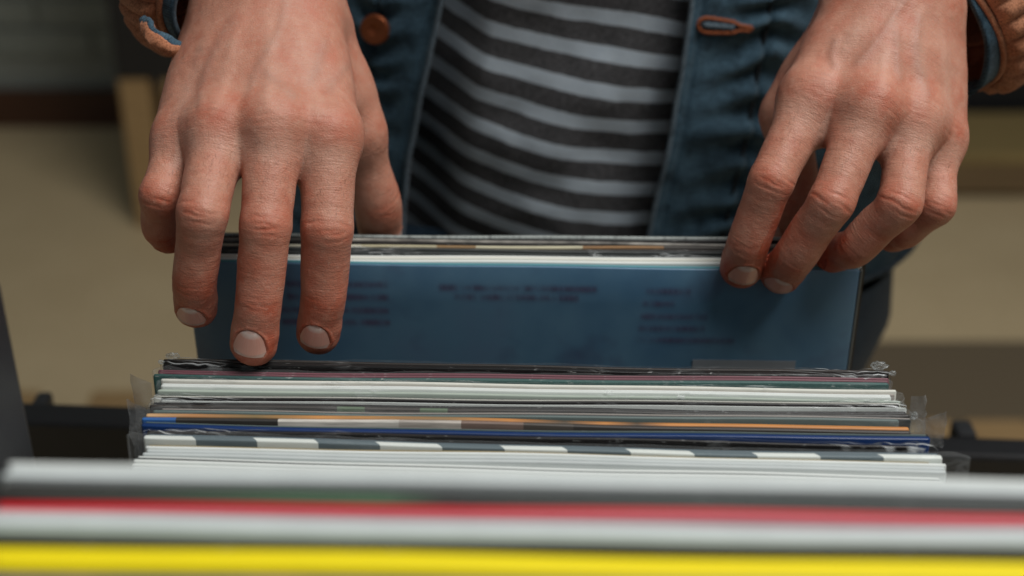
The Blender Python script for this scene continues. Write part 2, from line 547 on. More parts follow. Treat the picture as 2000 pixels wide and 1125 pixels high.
        for kseg, (c, ta, tb, amp, r) in enumerate(segs):
            t = unit(ta + tb); nn = unit(hn - t * (hn @ t)); b = np.cross(t, nn)
            q = V - c
            s = q @ t; w = q @ b; z = q @ nn
            m = near if kseg < 2 else (np.linalg.norm(q, axis=1) < 26)
            dm = smoothstep(0.5, 4.5, z) * m
            win = np.exp(-(s / (0.85 * r)) ** 4)
            amt = np.zeros(n)
            lines = [(-6.6, .045, .35), (-3.8, .06, .95), (-0.4, .015, .8), (1.6, -.02, 1.1), (5.2, -.05, .75), (8.4, -.05, .4)] if kseg == 0 else \
                    [(-2.6, .02, .7), (-0.2, 0.015, 1.0), (2.0, -.02, .7), (4.6, -.02, .35), (-5.0, .01, .4)] if kseg == 1 else \
                    [(-6.0, .02, .7), (-3.2, .035, .9), (-.5, .02, .9), (2.4, -.01, .8), (5.2, -.02, .8), (8, -.03, .6)]
            for s0, cv, a in lines:
                ph = rg.random() * 9; wmax = r * (0.55 + 0.35 * rg.random())
                sc = s0 * (r / 11.0) + cv * w * w * .35 + 0.32 * np.sin(w * .45 + ph) + .14 * np.sin(w * 1.3 + ph * 2) + rg.normal() * .3
                a2 = a * (0.55 + 0.45 * np.sin(w * .33 + ph * 3))
                amt += a2 * np.exp(-((s - sc) / 0.62) ** 2) * smoothstep(wmax + 3, wmax - 3, np.abs(w - rg.normal() * 1.5))
            h -= amp * 0.36 * amt * dm * win
            if kseg == 0:       # swollen, ruddy knuckle skin between the creases
                h += 0.12 * np.exp(-((s) / 4.2) ** 2) * dm
                red += 0.36 * np.exp(-(s / 6.5) ** 2) * dm
            if kseg == 1: red += 0.3 * np.exp(-(s / 4) ** 2) * dm
            red += 0.35 * np.clip(amt, 0, 1) * dm * win * amp
        # finger-aligned coordinates for the fine cross lines
        t01 = unit(joints[1] - joints[0])
        cum = np.concatenate([[0], np.cumsum(np.linalg.norm(np.diff(line, axis=0), axis=1))])
        ii = np.clip(tt.astype(int), 0, len(line) - 2)
        along = cum[ii] + (tt - ii) * (cum[ii + 1] - cum[ii])
        side = np.cross(t01, hn)
        onf = near & (tt > 0.12)
        fc[onf, 0] = along[onf] + 300 + 37 * len(f)
        fc[onf, 1] = ((V - line[0]) @ side)[onf]
        fc[onf, 2] = 1
        if f != 'thumb':
            hairy += near * (N @ hn > 0.35) * np.exp(-((tt - 0.55) / 0.25) ** 2) * 0.9
        if f != 'thumb':
            red += 0.38 * onf * smoothstep(0.9, 1.6, tt)  # deeper red paints in the play of light on the lower segments
            pale += 0.7 * near * np.exp(-((tt - 0.32) / 0.17) ** 2) * smoothstep(.3, .9, N @ hn)  # pale mask paints a highlight on the first finger segment
        # finger ends are ruddier
        tip = joints[3]
        dt = np.linalg.norm(V - tip, axis=1)
        red += 0.6 * smoothstep(18, 5, dt)
        # ---------------- nail
        td = unit(joints[3] - (joints[2] if f != 'thumb' else joints[1]))
        nn = unit(hn - td * (hn @ td)); b = np.cross(td, nn)
        r3 = rr[6]
        hw = r3 * 0.77; Ln = r3 * 1.30
        c0 = tip + td * (r3 * 0.16 - Ln / 2)
        q = V - c0
        vv = q @ td; uu = q @ b; zz = q @ nn
        def outline(v):                        # half width of the nail at position v along it
            e = np.clip((v + Ln / 2) / Ln, 0, 1)
            return hw * (0.68 + 0.32 * smoothstep(0, .85, e)) * np.sqrt(np.clip(1 - np.clip((0.42 - e) / 0.42, 0, 1) ** 2.6, 0, 1)) * (1 - .10 * smoothstep(.8, 1.0, e))
        # signed distance (approx.) to the nail outline
        ow = outline(np.clip(vv, -Ln / 2 + .05, Ln / 2))
        du = np.abs(uu) - ow
        dv = np.abs(vv) - Ln / 2
        sd = np.maximum(du, dv)
        dn = (zz > -r3 * 0.35) & (np.abs(vv) < Ln) & (np.abs(uu) < hw * 1.8) & (dt < 2.6 * r3)
        ins = smoothstep(0.5, -0.5, sd) * dn
        rimz = np.exp(-((sd - 0.9) / 0.8) ** 2) * dn * smoothstep(Ln * .52, Ln * .30, vv)
        groove = np.exp(-((sd - 0.15) / 0.45) ** 2) * dn * smoothstep(Ln * .56, Ln * .4, vv)
        h = h * (1 - ins) - 0.55 * ins + 0.36 * rimz - 0.22 * groove
        red += 0.25 * rimz
        hairy *= (1 - ins)
        nf = dt < 3 * r3
        keep = nf[Q].all(1)
        rm_ = np.cumsum(nf) - 1
        bv = BVHTree.FromPolygons(V[nf].tolist(), rm_[Q[keep]].tolist())
        nu, nv = 17, 21
        G = np.zeros((nu, nv, 3)); okn = True
        for j in range(nv):
            v = -Ln / 2 + Ln * j / (nv - 1)
            v2 = min(max(v, -Ln / 2 + Ln * .012), Ln / 2)
            o = float(outline(np.array([v2]))[0])
            for i in range(nu):
                u = o * (2 * i / (nu - 1) - 1)
                vb = v + (0.5 * (1 - (u / hw) ** 2) if j == nv - 1 else 0) * 1.0
                org = c0 + b * u + td * vb + nn * 25
                hit = bv.ray_cast(Vector(org), Vector(-nn))
                if hit[0] is None:
                    p = c0 + b * u + td * vb - nn * (r3 * .2)
                else:
                    p = np.array(hit[0])
                e = j / (nv - 1)
                p = p + nn * (0.12 * (1 - abs(u / hw) ** 3) + 0.10 * e - 0.35 * max(0, 1 - e * 9))
                G[i, j] = p
        # smooth the plate slightly across and along
        for _ in range(3):
            G[1:-1, 1:-1] = 0.5 * G[1:-1, 1:-1] + 0.125 * (G[:-2, 1:-1] + G[2:, 1:-1] + G[1:-1, :-2] + G[1:-1, 2:])
        nails.append((f, G, nn))
    # broad unevenness of skin
    h += 0.16 * fbm(V / 9.0, 3) * 1.0 + 0.05 * fbm(V / 2.2 + 5, 2)
    red += 0.08 + 0.30 * fbm(V / 11.0 + 31, 3) + 0.18 * fbm(V / 4.0 + 3, 2)
    V = V + N * h[:, None]
    mask = np.stack([np.clip(red, 0, 1.3), np.clip(vein, 0, 1), np.clip(pale + .25 * fbm(V / 14.0 + 77, 3), 0, 1), np.ones(n)], -1)
    return dict(V=V, Q=Q, N=N, mask=mask, fc=fc, nails=nails, cut=cut, fd=fd, hairy=hairy, fj=fj, hint=hint, frames=frames, wc=wc, hax=hax)
# ------------------------------------------------------------------ the setting
def mat_floor():
    m = NT('floor_concrete'); o = m.obj()
    a = m.noise(o, 2.5, 5); b = m.noise(o, 90, 3)
    c = m.mix(m.maprange(a, .3, .7), srgb(210, 189, 150), srgb(193, 172, 134))
    c = m.mix(m.maprange(b, .35, .7, 0, .35), c, srgb(160, 138, 98))
    m.pbr(Base_Color=c, Roughness=.75, Normal=m.bump(b, .2, .003))
    return m.m
def mat_wood(name, c1, c2, scale=(3, 40, 40), rough=.6):
    m = NT(name); o = m.obj()
    a = m.noise(m.scaled(o, scale), 2.0, 5, .6)
    c = m.mix(m.maprange(a, .3, .72), c1, c2)
    m.pbr(Base_Color=c, Roughness=rough, Normal=m.bump(a, .25, .002))
    return m.m
M_FLOOR = mat_floor()
M_BRICK = mat_plain('painted_brick', srgb(150, 155, 146), .85, bump=.4, bscale=60, var=.5)
M_MORTAR = mat_plain('mortar', srgb(146, 150, 142), .95, bump=.4, bscale=90)
M_SKIRT = mat_wood('skirting_wood', srgb(84, 50, 28), srgb(60, 36, 22))
M_PINE = mat_wood('pine', srgb(172, 142, 98), srgb(148, 118, 78))
M_PLY = mat_wood('pale_plank', srgb(150, 130, 84), srgb(132, 112, 70))
M_BLACK = mat_plain('black_paint', (.012, .012, .013), .45, bump=.1, bscale=120, var=.4)
M_BINGREY = mat_plain('grey_black_lacquer', (.030, .031, .033), .38, bump=.08, bscale=90, var=.3)
M_SHADE = mat_plain('brown_shade', srgb(112, 98, 76), .95, bump=.6, bscale=500, var=.5)

fl = link('floor', mesh_np('floor', np.array([[-6, -2, 0], [6, -2, 0], [6, 3.62, 0], [-6, 3.62, 0]], float), [(0, 1, 2, 3)], False), M_FLOOR, kind='structure')
# brick wall behind, each brick a piece
WY = 3.31
wall = link('wall', box_mesh('wall', 3.9, .12, 2.6, 0), M_MORTAR, kind='structure')
wall.location = (-1.35, WY + .075, 0)
bmesh_brick = box_mesh('brick', .232, .03, .066, .004)
M = M_BRICK
bmesh_brick.materials.append(M)
for row in range(2, 14):
    for k in range(-1, 8):
        x = -2.35 + k * .243 + (.12 if row % 2 else 0)
        if x > -.55: continue
        b = link('brick', bmesh_brick, None, wall)
        b.location = (x + 1.35, -.0545 + random.uniform(-.003, .003), .02 + row * .077)
sk = link('skirting_board', box_mesh('skirting_board', 2.3, .02, .095, .004), M_SKIRT, wall)
sk.location = (.35 - .65, -.085, 0)

# black cabinet on pale wooden legs behind the left hand
yc = 2.72
x0 = on_depth(250, 300, yc)[0]; x1 = x0 + .62
zc = on_depth(300, 152, yc)[2]
cab = empty('cabinet', ((x0 + x1) / 2, yc + .2, 0), label='black cabinet standing on pale wooden legs, blurred behind the hand on the left', category='cabinet')
c = link('cabinet_body', box_mesh('cabinet_body', x1 - x0, .42, .95, .006), M_BLACK, cab); c.location = (0, 0, zc)
lw = .062
for sx in (-1, -.69, .69, 1):
    for sy in (-1, 1):
        l = link('leg', box_mesh('leg', lw, .05, zc, .004), M_PINE, cab)
        l.location = (sx * ((x1 - x0) / 2 - lw / 2), sy * .18, 0)
d = link('kickboard', box_mesh('kickboard', (x1 - x0) * .98, .02, zc, .003), M_BLACK, cab); d.location = (0, .215, 0)

# low bench with plank top and dark apron at the right
yb = on_height(1950, 300, .11)[1]
ben = empty('bench', (1.35, yb + .125, 0), label='low bench with pale plank top and dark apron, blurred at the right edge', category='bench')
for k in range(3):
    t = link('plank', box_mesh('plank', 1.5, .080, .025, .003), M_PLY, ben); t.location = (0, -.084 + k * .084, .085)
t = link('apron', box_mesh('apron', 1.46, .02, .07, .003), mat_wood('dark_apron', srgb(128, 106, 74), srgb(108, 88, 62)), ben); t.location = (0, -.11, .0145)
for sx in (-1, 1):
    for sy in (-1, 1):
        t = link('leg', box_mesh('leg', .06, .05, .0845, .004), M_BLACK, ben); t.location = (sx * .66, sy * .07, 0)
# dark cupboard above/behind the bench
cp = empty('cupboard', (1.6, yb + .39, 0), label='dark cupboard against the back wall behind the low bench', category='cupboard')
t = link('cupboard_body', box_mesh('cupboard_body', 1.9, .20, 1.5, .006), M_BLACK, cp)
t.location = (0, 0, .05)
t = link('plinth', box_mesh('plinth', 1.84, .16, .05, .003), M_BINGREY, cp)
# thin brown sheet, added in place of the shade lying on the floor
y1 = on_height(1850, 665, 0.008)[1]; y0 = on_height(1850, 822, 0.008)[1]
mt = link('floor_shade', box_mesh('floor_shade', 1.5, y1 - y0, .008, .003), M_SHADE, label='dark brown sheet standing in for shade on the floor behind the records at the right', category='mat')
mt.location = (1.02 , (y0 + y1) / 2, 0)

# ------------------------------------------------------------------ record bin
ZT = 0.985                                     # height of the tops of the browsed records
bin_ = empty('record_bin', (0, .5, 0), label='black wooden record bin holding the rows of albums', category='record bin')
def bpart(name, sx, sy, sz, x, y, z, mat=M_BLACK, rot=None):
    o = link(name, box_mesh(name, sx, sy, sz, .003), mat, bin_)
    o.location = (x, y - .5, z)
    if rot: o.rotation_euler = rot
    return o
bpart('bottom_board', .46, .58, .015, 0, .44, .640)
bpart('front_step', .36, .11, .120, .03, .27, .6555, M_BINGREY)
lx = -.1795
o = bpart('side_post', .022, .06, .42, -.183, .40, .6555, M_BINGREY, (0, math.radians(-.3), 0))
o = bpart('side_post', .016, .06, .352, .193, .40, .6555, M_BINGREY, (0, math.radians(1.2), 0))
yr = .735
zr = on_depth(150, 812, yr)[2]
bpart('back_rail', .80, .022, .05, 0, yr, zr - .060, M_BLACK, (0, math.radians(2.5), 0))
bpart('back_rail', .80, .022, .045, 0, yr + .002, zr - .17)
for px, py, w_ in ((80, 778, .010), (430, 800, .014), (1600, 820, .014), (1884, 834, .013)):
    q = on_depth(px, py, yr + .0235)
    bpart('rail_post', w_, .018, q[2], q[0], yr + .0235, 0, M_BINGREY)
bpart('back_board', .40, .012, .17, 0, yr - .02, .6555)
for x in (-.22, .22):
    for y in (.18, .70):
        bpart('leg', .045, .045, .6395, x, y, 0)
# pine blocks on the floor just behind the bin
for nm, xa, xb, ya, yb_, zt, lab in (
    ('pine_block', 163, 268, 800, 772, .10, 'shaded pine block on the floor left of the record stack'),
    ('pine_block', -10, 74, 800, 772, .10, 'shaded pine block at the left picture edge behind the grey panel'),
    ('pine_block', 1826, 1858, 872, 830, .10, 'small pale pine block on the floor right beside the record stack'),
    ('pine_block', 1912, 2010, 872, 830, .10, 'pale pine block on the floor at the right picture edge')):
    A = on_height(xa, ya, zt); B = on_height(xb, yb_, zt)
    t = link(nm, box_mesh(nm, B[0] - A[0], B[1] - A[1] + .03, zt, .003), M_PINE, label=lab, category='wood block', group='pine blocks on the floor')
    t.location = ((A[0] + B[0]) / 2, (A[1] + B[1]) / 2, 0)
# ------------------------------------------------------------------ albums
def board(name, W, H, t, warp=0.0, seed=0, rnd=0.0006, nseg=40, sag=0.0, end=0.0012):
    """a card seen from above: local x along the top edge, y thickness (front = -y), z down to -H; slightly warped, rounded edges"""
    r = min(rnd, t * .48)
    u = np.concatenate([[-W / 2, -W / 2 + end * .35], np.linspace(-W / 2 + end, W / 2 - end, nseg), [W / 2 - end * .35, W / 2]])
    prof = [(-t / 2, -H), (-t / 2, -H * .55), (-t / 2, -.02), (-t / 2, -r), (-t / 2 + r * .3, -r * .3), (-t / 2 + r, 0), (t / 2 - r, 0), (t / 2 - r * .3, -r * .3), (t / 2, -r), (t / 2, -.02), (t / 2, -H * .55), (t / 2, -H)]
    prof = np.array(prof)
    V = np.zeros((len(u), len(prof), 3))
    wob = warp * (np.sin(u * 14 + seed * 1.7) * .6 + np.sin(u * 31 + seed * 3.1) * .25 + np.sin(u * 67 + seed) * .1)
    zz = sag * (np.sin(u * 17 + seed * 2.3) * .6 + np.sin(u * 49 + seed) * .3)
    e = np.ones(len(u)); e[0] = e[-1] = .35; e[1] = e[-2] = .8
    V[:, :, 0] = u[:, None]
    V[:, :, 1] = prof[None, :, 0] * e[:, None] + wob[:, None]
    V[:, :, 2] = prof[None, :, 1] + zz[:, None] * (prof[None, :, 1] > -.1)
    V[0, :, 2] -= (prof[:, 1] > -.01) * .0008; V[-1, :, 2] -= (prof[:, 1] > -.01) * .0008
    npf = len(prof)
    Fq = []
    for i in range(len(u) - 1):
        for j in range(npf - 1):
            a = i * npf + j
            Fq.append((a, a + npf, a + npf + 1, a + 1))
        a = i * npf
        Fq.append((a + npf - 1, a + 2 * npf - 1, a + npf, a))
    Fq.append(tuple(range(npf))); Fq.append(tuple((len(u) - 1) * npf + j for j in range(npf))[::-1])
    me = mesh_np(name, V.reshape(-1, 3), Fq)
    return me

def mat_film(name, tint=(.82, .86, .86), dens=.0, streak=.5, scale=(20, 260, 120), lo=.5, endx=None, fr=.10):
    """thin clear plastic: mostly see-through, shiny, with crease highlights painted as milky lines"""
    m = NT(name); o = m.obj()
    warp = m.noise(m.scaled(o, (40, 60, 40)), 1.0, 3)
    v = m.n('VectorMath', {0: m.scaled(o, scale), 1: m.n('CombineXYZ', {0: m.math('MULTIPLY', warp, 1.6), 1: m.math('MULTIPLY', warp, 3.0), 2: 0.0}).outputs[0]}, operation='ADD').outputs[0]
    a = m.noise(v, 1.0, 4, .6)
    ridge = m.math('SUBTRACT', 1.0, m.math('MULTIPLY', m.math('ABSOLUTE', m.math('SUBTRACT', a, .5)), 24.0), clamp=True)
    patch = m.maprange(m.noise(m.scaled(o, (22, 60, 60), (5, 2, 1)), 1.0, 3), lo, lo + .14)
    if endx:                                  # slanting highlights painted in as bright bands on the gathered ends
        sp = m.n('SeparateXYZ', {0: o})
        ax = m.math('ABSOLUTE', sp.outputs[0])
        em = m.maprange(ax, endx, endx + .045)
        ph = m.math('ADD', m.math('ADD', m.math('MULTIPLY', sp.outputs[0], 300.0), m.math('MULTIPLY', sp.outputs[1], 2400.0)), m.math('MULTIPLY', warp, 14.0))
        bands = m.maprange(m.math('SINE', ph), .35, .95)
        bands = m.math('MULTIPLY', bands, m.maprange(a, .38, .6))
        patch = m.math('MULTIPLY', patch, .25)
        ridge = m.math('MAXIMUM', m.math('MULTIPLY', ridge, patch), m.math('MULTIPLY', bands, em))
        patch = 1.0
    fres = m.n('Fresnel', {'IOR': 1.45}).outputs[0]
    f = m.math('ADD', m.math('MULTIPLY', m.math('MULTIPLY', ridge, patch), streak), m.math('ADD', dens, m.math('MULTIPLY', fres, fr)), clamp=True)
    tr = m.n('BsdfTransparent', {'Color': (*[.93 + .05 * c for c in tint], 1)})
    gl = m.n('BsdfPrincipled', {'Base Color': (*tint, 1), 'Roughness': .16, 'Specular IOR Level': .7, 'Alpha': 1.0})
    m.put(gl.inputs['Normal'], m.bump(a, .7, .002))
    mx = m.n('MixShader'); m.put(mx.inputs[0], f); m.t.links.new(tr.outputs[0], mx.inputs[1]); m.t.links.new(gl.outputs[0], mx.inputs[2])
    m.t.links.new(mx.outputs[0], m.out.inputs[0])
    return m.m
M_FILM = mat_film('clear_film')
M_FILM2 = mat_film('creased_film', dens=.0, streak=.7, scale=(30, 420, 200), lo=.54, endx=.105)
M_FILMS = mat_film('smooth_film', dens=.03, streak=.08, scale=(8, 160, 60), lo=.5)
M_SCRAP = mat_film('scrunched_film', tint=(.6, .64, .64), dens=.10, streak=.25, scale=(200, 300, 250), lo=.3, fr=.5)
M_FLAP = mat_film('film_flap', tint=(.34, .35, .35), dens=.16, streak=.25, scale=(60, 160, 60), lo=.4)

def mat_stripes(name, stops, rough=.5, slant=0.0, period=None, fine=0.12, interp='CONSTANT'):
    """colours in hard bands along the top edge (printed spine or picture bleeding over the edge)"""
    m = NT(name); o = m.obj()
    sx = m.n('SeparateXYZ', {0: o})
    x = m.math('ADD', sx.outputs[0], m.math('MULTIPLY', sx.outputs[1], slant))
    x = m.math('ADD', x, .16)
    if period:
        f = m.math('FRACT', m.math('DIVIDE', x, period))
    else:
        f = m.math('DIVIDE', x, .32)
    c = m.ramp(f, stops, interp)
    a = m.noise(m.scaled(o, (25, 500, 400)), 2.0, 4)
    c = m.mix(m.maprange(a, .35, .75, 0, fine * 3), c, (.06, .055, .05))
    m.pbr(Base_Color=c, Roughness=rough, Normal=m.bump(a, .1, .0006))
    return m.m
def mat_blend(name, cols, scale=8.0, rough=.5):
    """a picture sleeve whose edge shifts slowly between colours"""
    m = NT(name); o = m.obj()
    a = m.noise(m.scaled(o, (1, .2, .2)), scale, 4, .65)
    st = [(0.30 + .4 * i / (len(cols) - 1), c) for i, c in enumerate(cols)]
    c = m.ramp(a, st)
    b = m.noise(m.scaled(o, (30, 600, 600)), 2.0, 3)
    c = m.mix(m.maprange(b, .4, .8, 0, .4), c, (.05, .05, .05))
    m.pbr(Base_Color=c, Roughness=rough, Normal=m.bump(b, .1, .0006))
    return m.m

C = dict(
    white=mat_paper('white_card', srgb(220, 225, 221), .6, .12),
    cream=mat_paper('cream_card', srgb(222, 222, 212), .6, .14),
    offwhite=mat_paper('greyish_white_card', srgb(196, 203, 202), .6, .16),
    palegreen=mat_paper('pale_green_grey_card', srgb(178, 190, 178), .6, .2),
    black=mat_paper('black_card', srgb(32, 30, 30), .4, .3, speck=.2),
    blackg=mat_paper('black_gloss_card', srgb(28, 27, 27), .3, .3, speck=.4),
    brownblack=mat_paper('brown_black_card', srgb(48, 43, 40), .45, .3, speck=.12),
    maroon=mat_paper('maroon_card', srgb(118, 62, 74), .45, .25, speck=.15),
    teal=mat_paper('teal_card', srgb(52, 92, 88), .5, .3, speck=.35),
    grey=mat_paper('grey_card', srgb(112, 116, 114), .5, .2),
    greyteal=mat_paper('grey_teal_card', srgb(98, 114, 112), .5, .2),
    darkgrey=mat_paper('dark_grey_card', srgb(62, 66, 66), .45, .3),
    pinkgrey=mat_paper('pinkish_grey_card', srgb(158, 150, 143), .5, .2),
    navy=mat_paper('navy_card', srgb(18, 52, 104), .4, .25, coat=.3),
    slate=mat_paper('slate_card', srgb(84, 100, 108), .5, .2),
    gold=mat_paper('gold_brown_edge', srgb(150, 132, 88), .5, .2),
    red=mat_paper('red_card', srgb(200, 26, 36), .45, .15),
    pink=mat_paper('pink_card', srgb(216, 150, 160), .5, .15),
    yellow=mat_paper('yellow_card', srgb(238, 218, 18), .5, .06),
    olive=mat_paper('olive_card', srgb(96, 98, 70), .5, .2),
    tealline=mat_paper('pale_teal_edge', srgb(92, 150, 160), .5, .2),
)
C['orange'] = mat_stripes('orange_picture_edge', [(0, srgb(222, 186, 140)), (.08, srgb(190, 136, 88)), (.16, srgb(132, 112, 76)), (.24, srgb(206, 146, 84)), (.40, srgb(150, 122, 84)), (.48, srgb(200, 136, 72)), (.55, srgb(84, 74, 60)), (.60, srgb(204, 138, 72)), (.64, srgb(84, 70, 56)), (.68, srgb(208, 140, 74)), (1.0, srgb(206, 138, 74))], fine=.12, interp='LINEAR')
C['bluewhite'] = mat_stripes('blue_black_white_edge', [(0, srgb(48, 106, 176)), (.06, srgb(48, 47, 45)), (.19, srgb(222, 218, 208)), (.34, srgb(196, 188, 178)), (.42, srgb(132, 112, 102)), (.50, srgb(84, 78, 72)), (.56, srgb(62, 58, 55))], fine=.2)
C['checker'] = mat_stripes('white_and_slate_checks', [(0, srgb(226, 232, 226)), (.5, srgb(96, 112, 118))], period=.0486, slant=.9, fine=.05)
C['greendark'] = mat_stripes('dark_edge_with_green_patch', [(0, srgb(50, 50, 48)), (.12, srgb(58, 66, 60)), (.24, srgb(70, 100, 76)), (.31, srgb(72, 104, 78)), (.36, srgb(50, 54, 52)), (.55, srgb(64, 74, 70)), (.8, srgb(52, 60, 58)), (1, srgb(60, 66, 64))], interp='LINEAR')
C['bigreen'] = mat_stripes('dark_edge_with_pale_green_patch', [(0, srgb(58, 54, 50)), (.255, srgb(96, 118, 92)), (.29, srgb(66, 62, 58)), (.36, srgb(100, 120, 96)), (.395, srgb(64, 60, 56)), (.5, srgb(52, 50, 48))])
C['patchy'] = mat_blend('dark_picture_edge', [srgb(52, 50, 48), srgb(84, 82, 78), srgb(180, 176, 166), srgb(60, 58, 56)], 14)
C['yellowish'] = mat_stripes('cream_and_brown_edge', [(0, srgb(206, 202, 180)), (.25, srgb(190, 182, 150)), (.36, srgb(150, 120, 80)), (.42, srgb(206, 200, 170)), (.58, srgb(150, 112, 70)), (.70, srgb(70, 66, 62))])
C['woven'] = mat_blend('ribbed_pale_edge', [srgb(70, 74, 74), srgb(168, 176, 172), srgb(120, 128, 126)], 260)
C['multi'] = mat_blend('mixed_dark_edge', [srgb(60, 60, 56), srgb(96, 104, 92), srgb(150, 130, 110), srgb(70, 74, 74)], 7)

def place(o, L, R, lean):
    """local x from L to R (world points at the top), z up leaned back by `lean`"""
    L, R = np.asarray(L), np.asarray(R)
    ux = unit(R - L)
    uz = np.array([0, math.sin(lean), math.cos(lean)]); uz = unit(uz - ux * (uz @ ux))
    uy = np.cross(uz, ux)
    M = Matrix.Identity(4)
    for i in range(3):
        M[i][0], M[i][1], M[i][2] = ux[i], uy[i], uz[i]
        M[i][3] = ((L + R) / 2)[i]
    o.matrix_world = M

ALBUM = [0]; PREV = {}
FITTED = ('albums in the sharp middle stack', 'blurred albums of the front row')
def album(xl, yl, xr, yr, layers, label, lean=5.0, zt=None, film=None, W=None, group='albums leaning in the bin', warp=.0008, name='record_album', H=.313, ts=1.0, split=False):
    """layers from front to back: (part name, thickness m, material, drop below top m, inset of left end, inset of right end)
    xl,yl / xr,yr: the top front edge in the picture at its ends"""
    ALBUM[0] += 1; sd = ALBUM[0]; rg = np.random.default_rng(sd)
    split = group in ('albums in the sharp middle stack', 'albums held upright between the hands')
    zt = ZT if zt is None else zt
    Lp, Rp = on_height(xl, yl, zt), on_height(xr, yr, zt)
    wid = np.linalg.norm(Rp - Lp)
    al = empty(name, (0, 0, 0), label=label, category='record album', group=group)
    place(al, Lp, Rp, math.radians(lean))
    bpy.context.view_layer.update()
    W0 = W or wid
    if group in FITTED:                       # albums of these rows touch: fill the room up to the one behind, no overlap
        if group in PREV:
            pl, pr = PREV[group]
            ny = np.array(al.matrix_world.col[1][:3])
            room = min((pl - Lp) @ ny, (pr - Rp) @ ny) - .0006
            ts = room / (sum(q[1] for q in layers) + .00015 * len(layers))
        PREV[group] = (Lp, Rp)
    y = 0.0
    for k, (pn, t, mat, drop, il, ir) in enumerate(layers):
        t = t * ts
        w = W0 - il - ir
        nsub = max(1, int(round(t / .0016))) if split else 1
        if mat in ('checker', 'navy', 'bluewhite', 'orange'): nsub = 1
        for q in range(nsub):
            tq = t / nsub
            dq = drop + (rg.uniform(0, .0009) if nsub > 1 else 0)
            me = board(pn, w - rg.uniform(0, .0012) * (nsub > 1), H - dq, tq - (.00030 if nsub > 1 else 0), warp, sd * 1.3 + (k * .12) + q * .1, nseg=36, sag=.0006)
            o = link(pn, me, (C[mat] if isinstance(mat, str) else mat), al)
            o.location = ((il - ir) / 2, y + tq / 2, -dq)
            y += tq
        y += .00015
    if film:
        for pn, kw in film:
            ov_l, ov_r, over, mat = kw
            me = board(pn, W0 + ov_l + ov_r, H + .002, y + .0012, warp, sd * 1.3, nseg=110, sag=.0005, end=.006)
            # crumple the wrap, most of all towards the ends
            n = len(me.vertices); co = np.empty(n * 3, np.float32); me.vertices.foreach_get('co', co); co = co.reshape(-1, 3).astype(float)
            en = smoothstep(W0 / 2 - .05, W0 / 2 + .004, np.abs(co[:, 0]))
            nz = fbm(co * np.array([260, 500, 260]) + sd * 7, 3)
            nz2 = fbm(co * np.array([70, 300, 120]) + sd * 3, 3)
            top = co[:, 2] > -.03
            co[:, 2] += top * (over + .0012 * en * nz + .00035 * nz2)
            co[:, 1] += (.0008 * en + .0002) * nz2 * top
            me.vertices.foreach_set('co', co.astype(np.float32).ravel()); me.update()
            o = link(pn, me, mat, al)
            o.location = ((ov_r - ov_l) / 2, y / 2 - .0001, 0)
    al['_t'] = y
    del al['_t']
    return al

def crumple(parent, name, loc, size, seed, mat, squash=(1, .6, .7)):
    """a scrunched scrap of wrapping film"""
    bm = bmesh.new()
    bmesh.ops.create_icosphere(bm, subdivisions=4, radius=1.0)
    co = np.array([v.co[:] for v in bm.verts])
    a = fbm(co * 1.3 + seed * 5.1, 2); b = vnoise(co * 3.0 + seed * 9.7)
    r = .7 + .5 * np.abs(a) + .12 * np.abs(b)
    co = co * r[:, None] * np.array(squash) * size * .6
    for v, c in zip(bm.verts, co): v.co = c
    me = bpy.data.meshes.new(name); bm.to_mesh(me); bm.free()
    o = link(name, me, mat, parent); o.location = loc
    return o
def flap(parent, name, corners, mat, seed=0, amp=.0006, n=14, thick=.00012):
    """a free flap of film between four local corners, rippled"""
    A, B, Cc, Dd = [np.array(c, float) for c in corners]
    u, v = np.meshgrid(np.linspace(0, 1, n), np.linspace(0, 1, n), indexing='ij')
    P = (1 - u)[..., None] * (1 - v)[..., None] * A + u[..., None] * (1 - v)[..., None] * B + u[..., None] * v[..., None] * Cc + (1 - u)[..., None] * v[..., None] * Dd
    nrm = unit(np.cross(B - A, Dd - A))
    P = P + nrm * (amp * fbm(P * 170 + seed * 3.3, 3) * u * 1.6)[..., None]
    P = P + .0011 * (u ** 2)[..., None] * np.stack([fbm(P * 260 + seed + 7 * q, 3) for q in range(3)], -1)
    V = np.concatenate([P.reshape(-1, 3), (P + nrm * thick).reshape(-1, 3)])
    Fq = grid_faces(n, n); Fq = np.concatenate([Fq, Fq[:, ::-1] + n * n])
    return link(name, mesh_np(name, V, Fq), mat, parent)

G1 = 'albums in the sharp middle stack'
al1 = album(313, 713, 1741, 733, [('front_cover', .0011, 'blackg', 0, .001, .001), ('inner_sleeve', .0018, 'black', .0005, .004, .003), ('back_cover', .0013, 'brownblack', 0, 0, 0)],
      'black album in crinkled shrink wrap, backmost of the middle stack, under the fingertip', film=[('shrink_wrap', (.0005, .0005, .0003, M_FILM2))], ts=1.25, group=G1)
crumple(al1, 'wrap_scrap', (-.1505, .002, .0035), .0042, 1, M_SCRAP, (1.3, .5, .6))
crumple(al1, 'wrap_scrap', (-.1555, .002, .0005), .0026, 5, M_SCRAP, (1.0, .7, .6))
crumple(al1, 'wrap_scrap', (.1505, .003, .0030), .0045, 2, M_SCRAP, (1.3, .5, .75))
crumple(al1, 'wrap_scrap', (.1562, .001, .0005), .0026, 3, M_SCRAP)
album(297, 733, 1743, 751, [('front_cover', .0020, 'teal', 0, 0, .001), ('back_cover', .0018, 'maroon', 0, .001, 0)],
      'album with dark teal front and maroon back, just before the black wrapped one', film=[('shrink_wrap', (.0008, .0008, .0004, M_FILMS))], ts=1.85, group=G1)
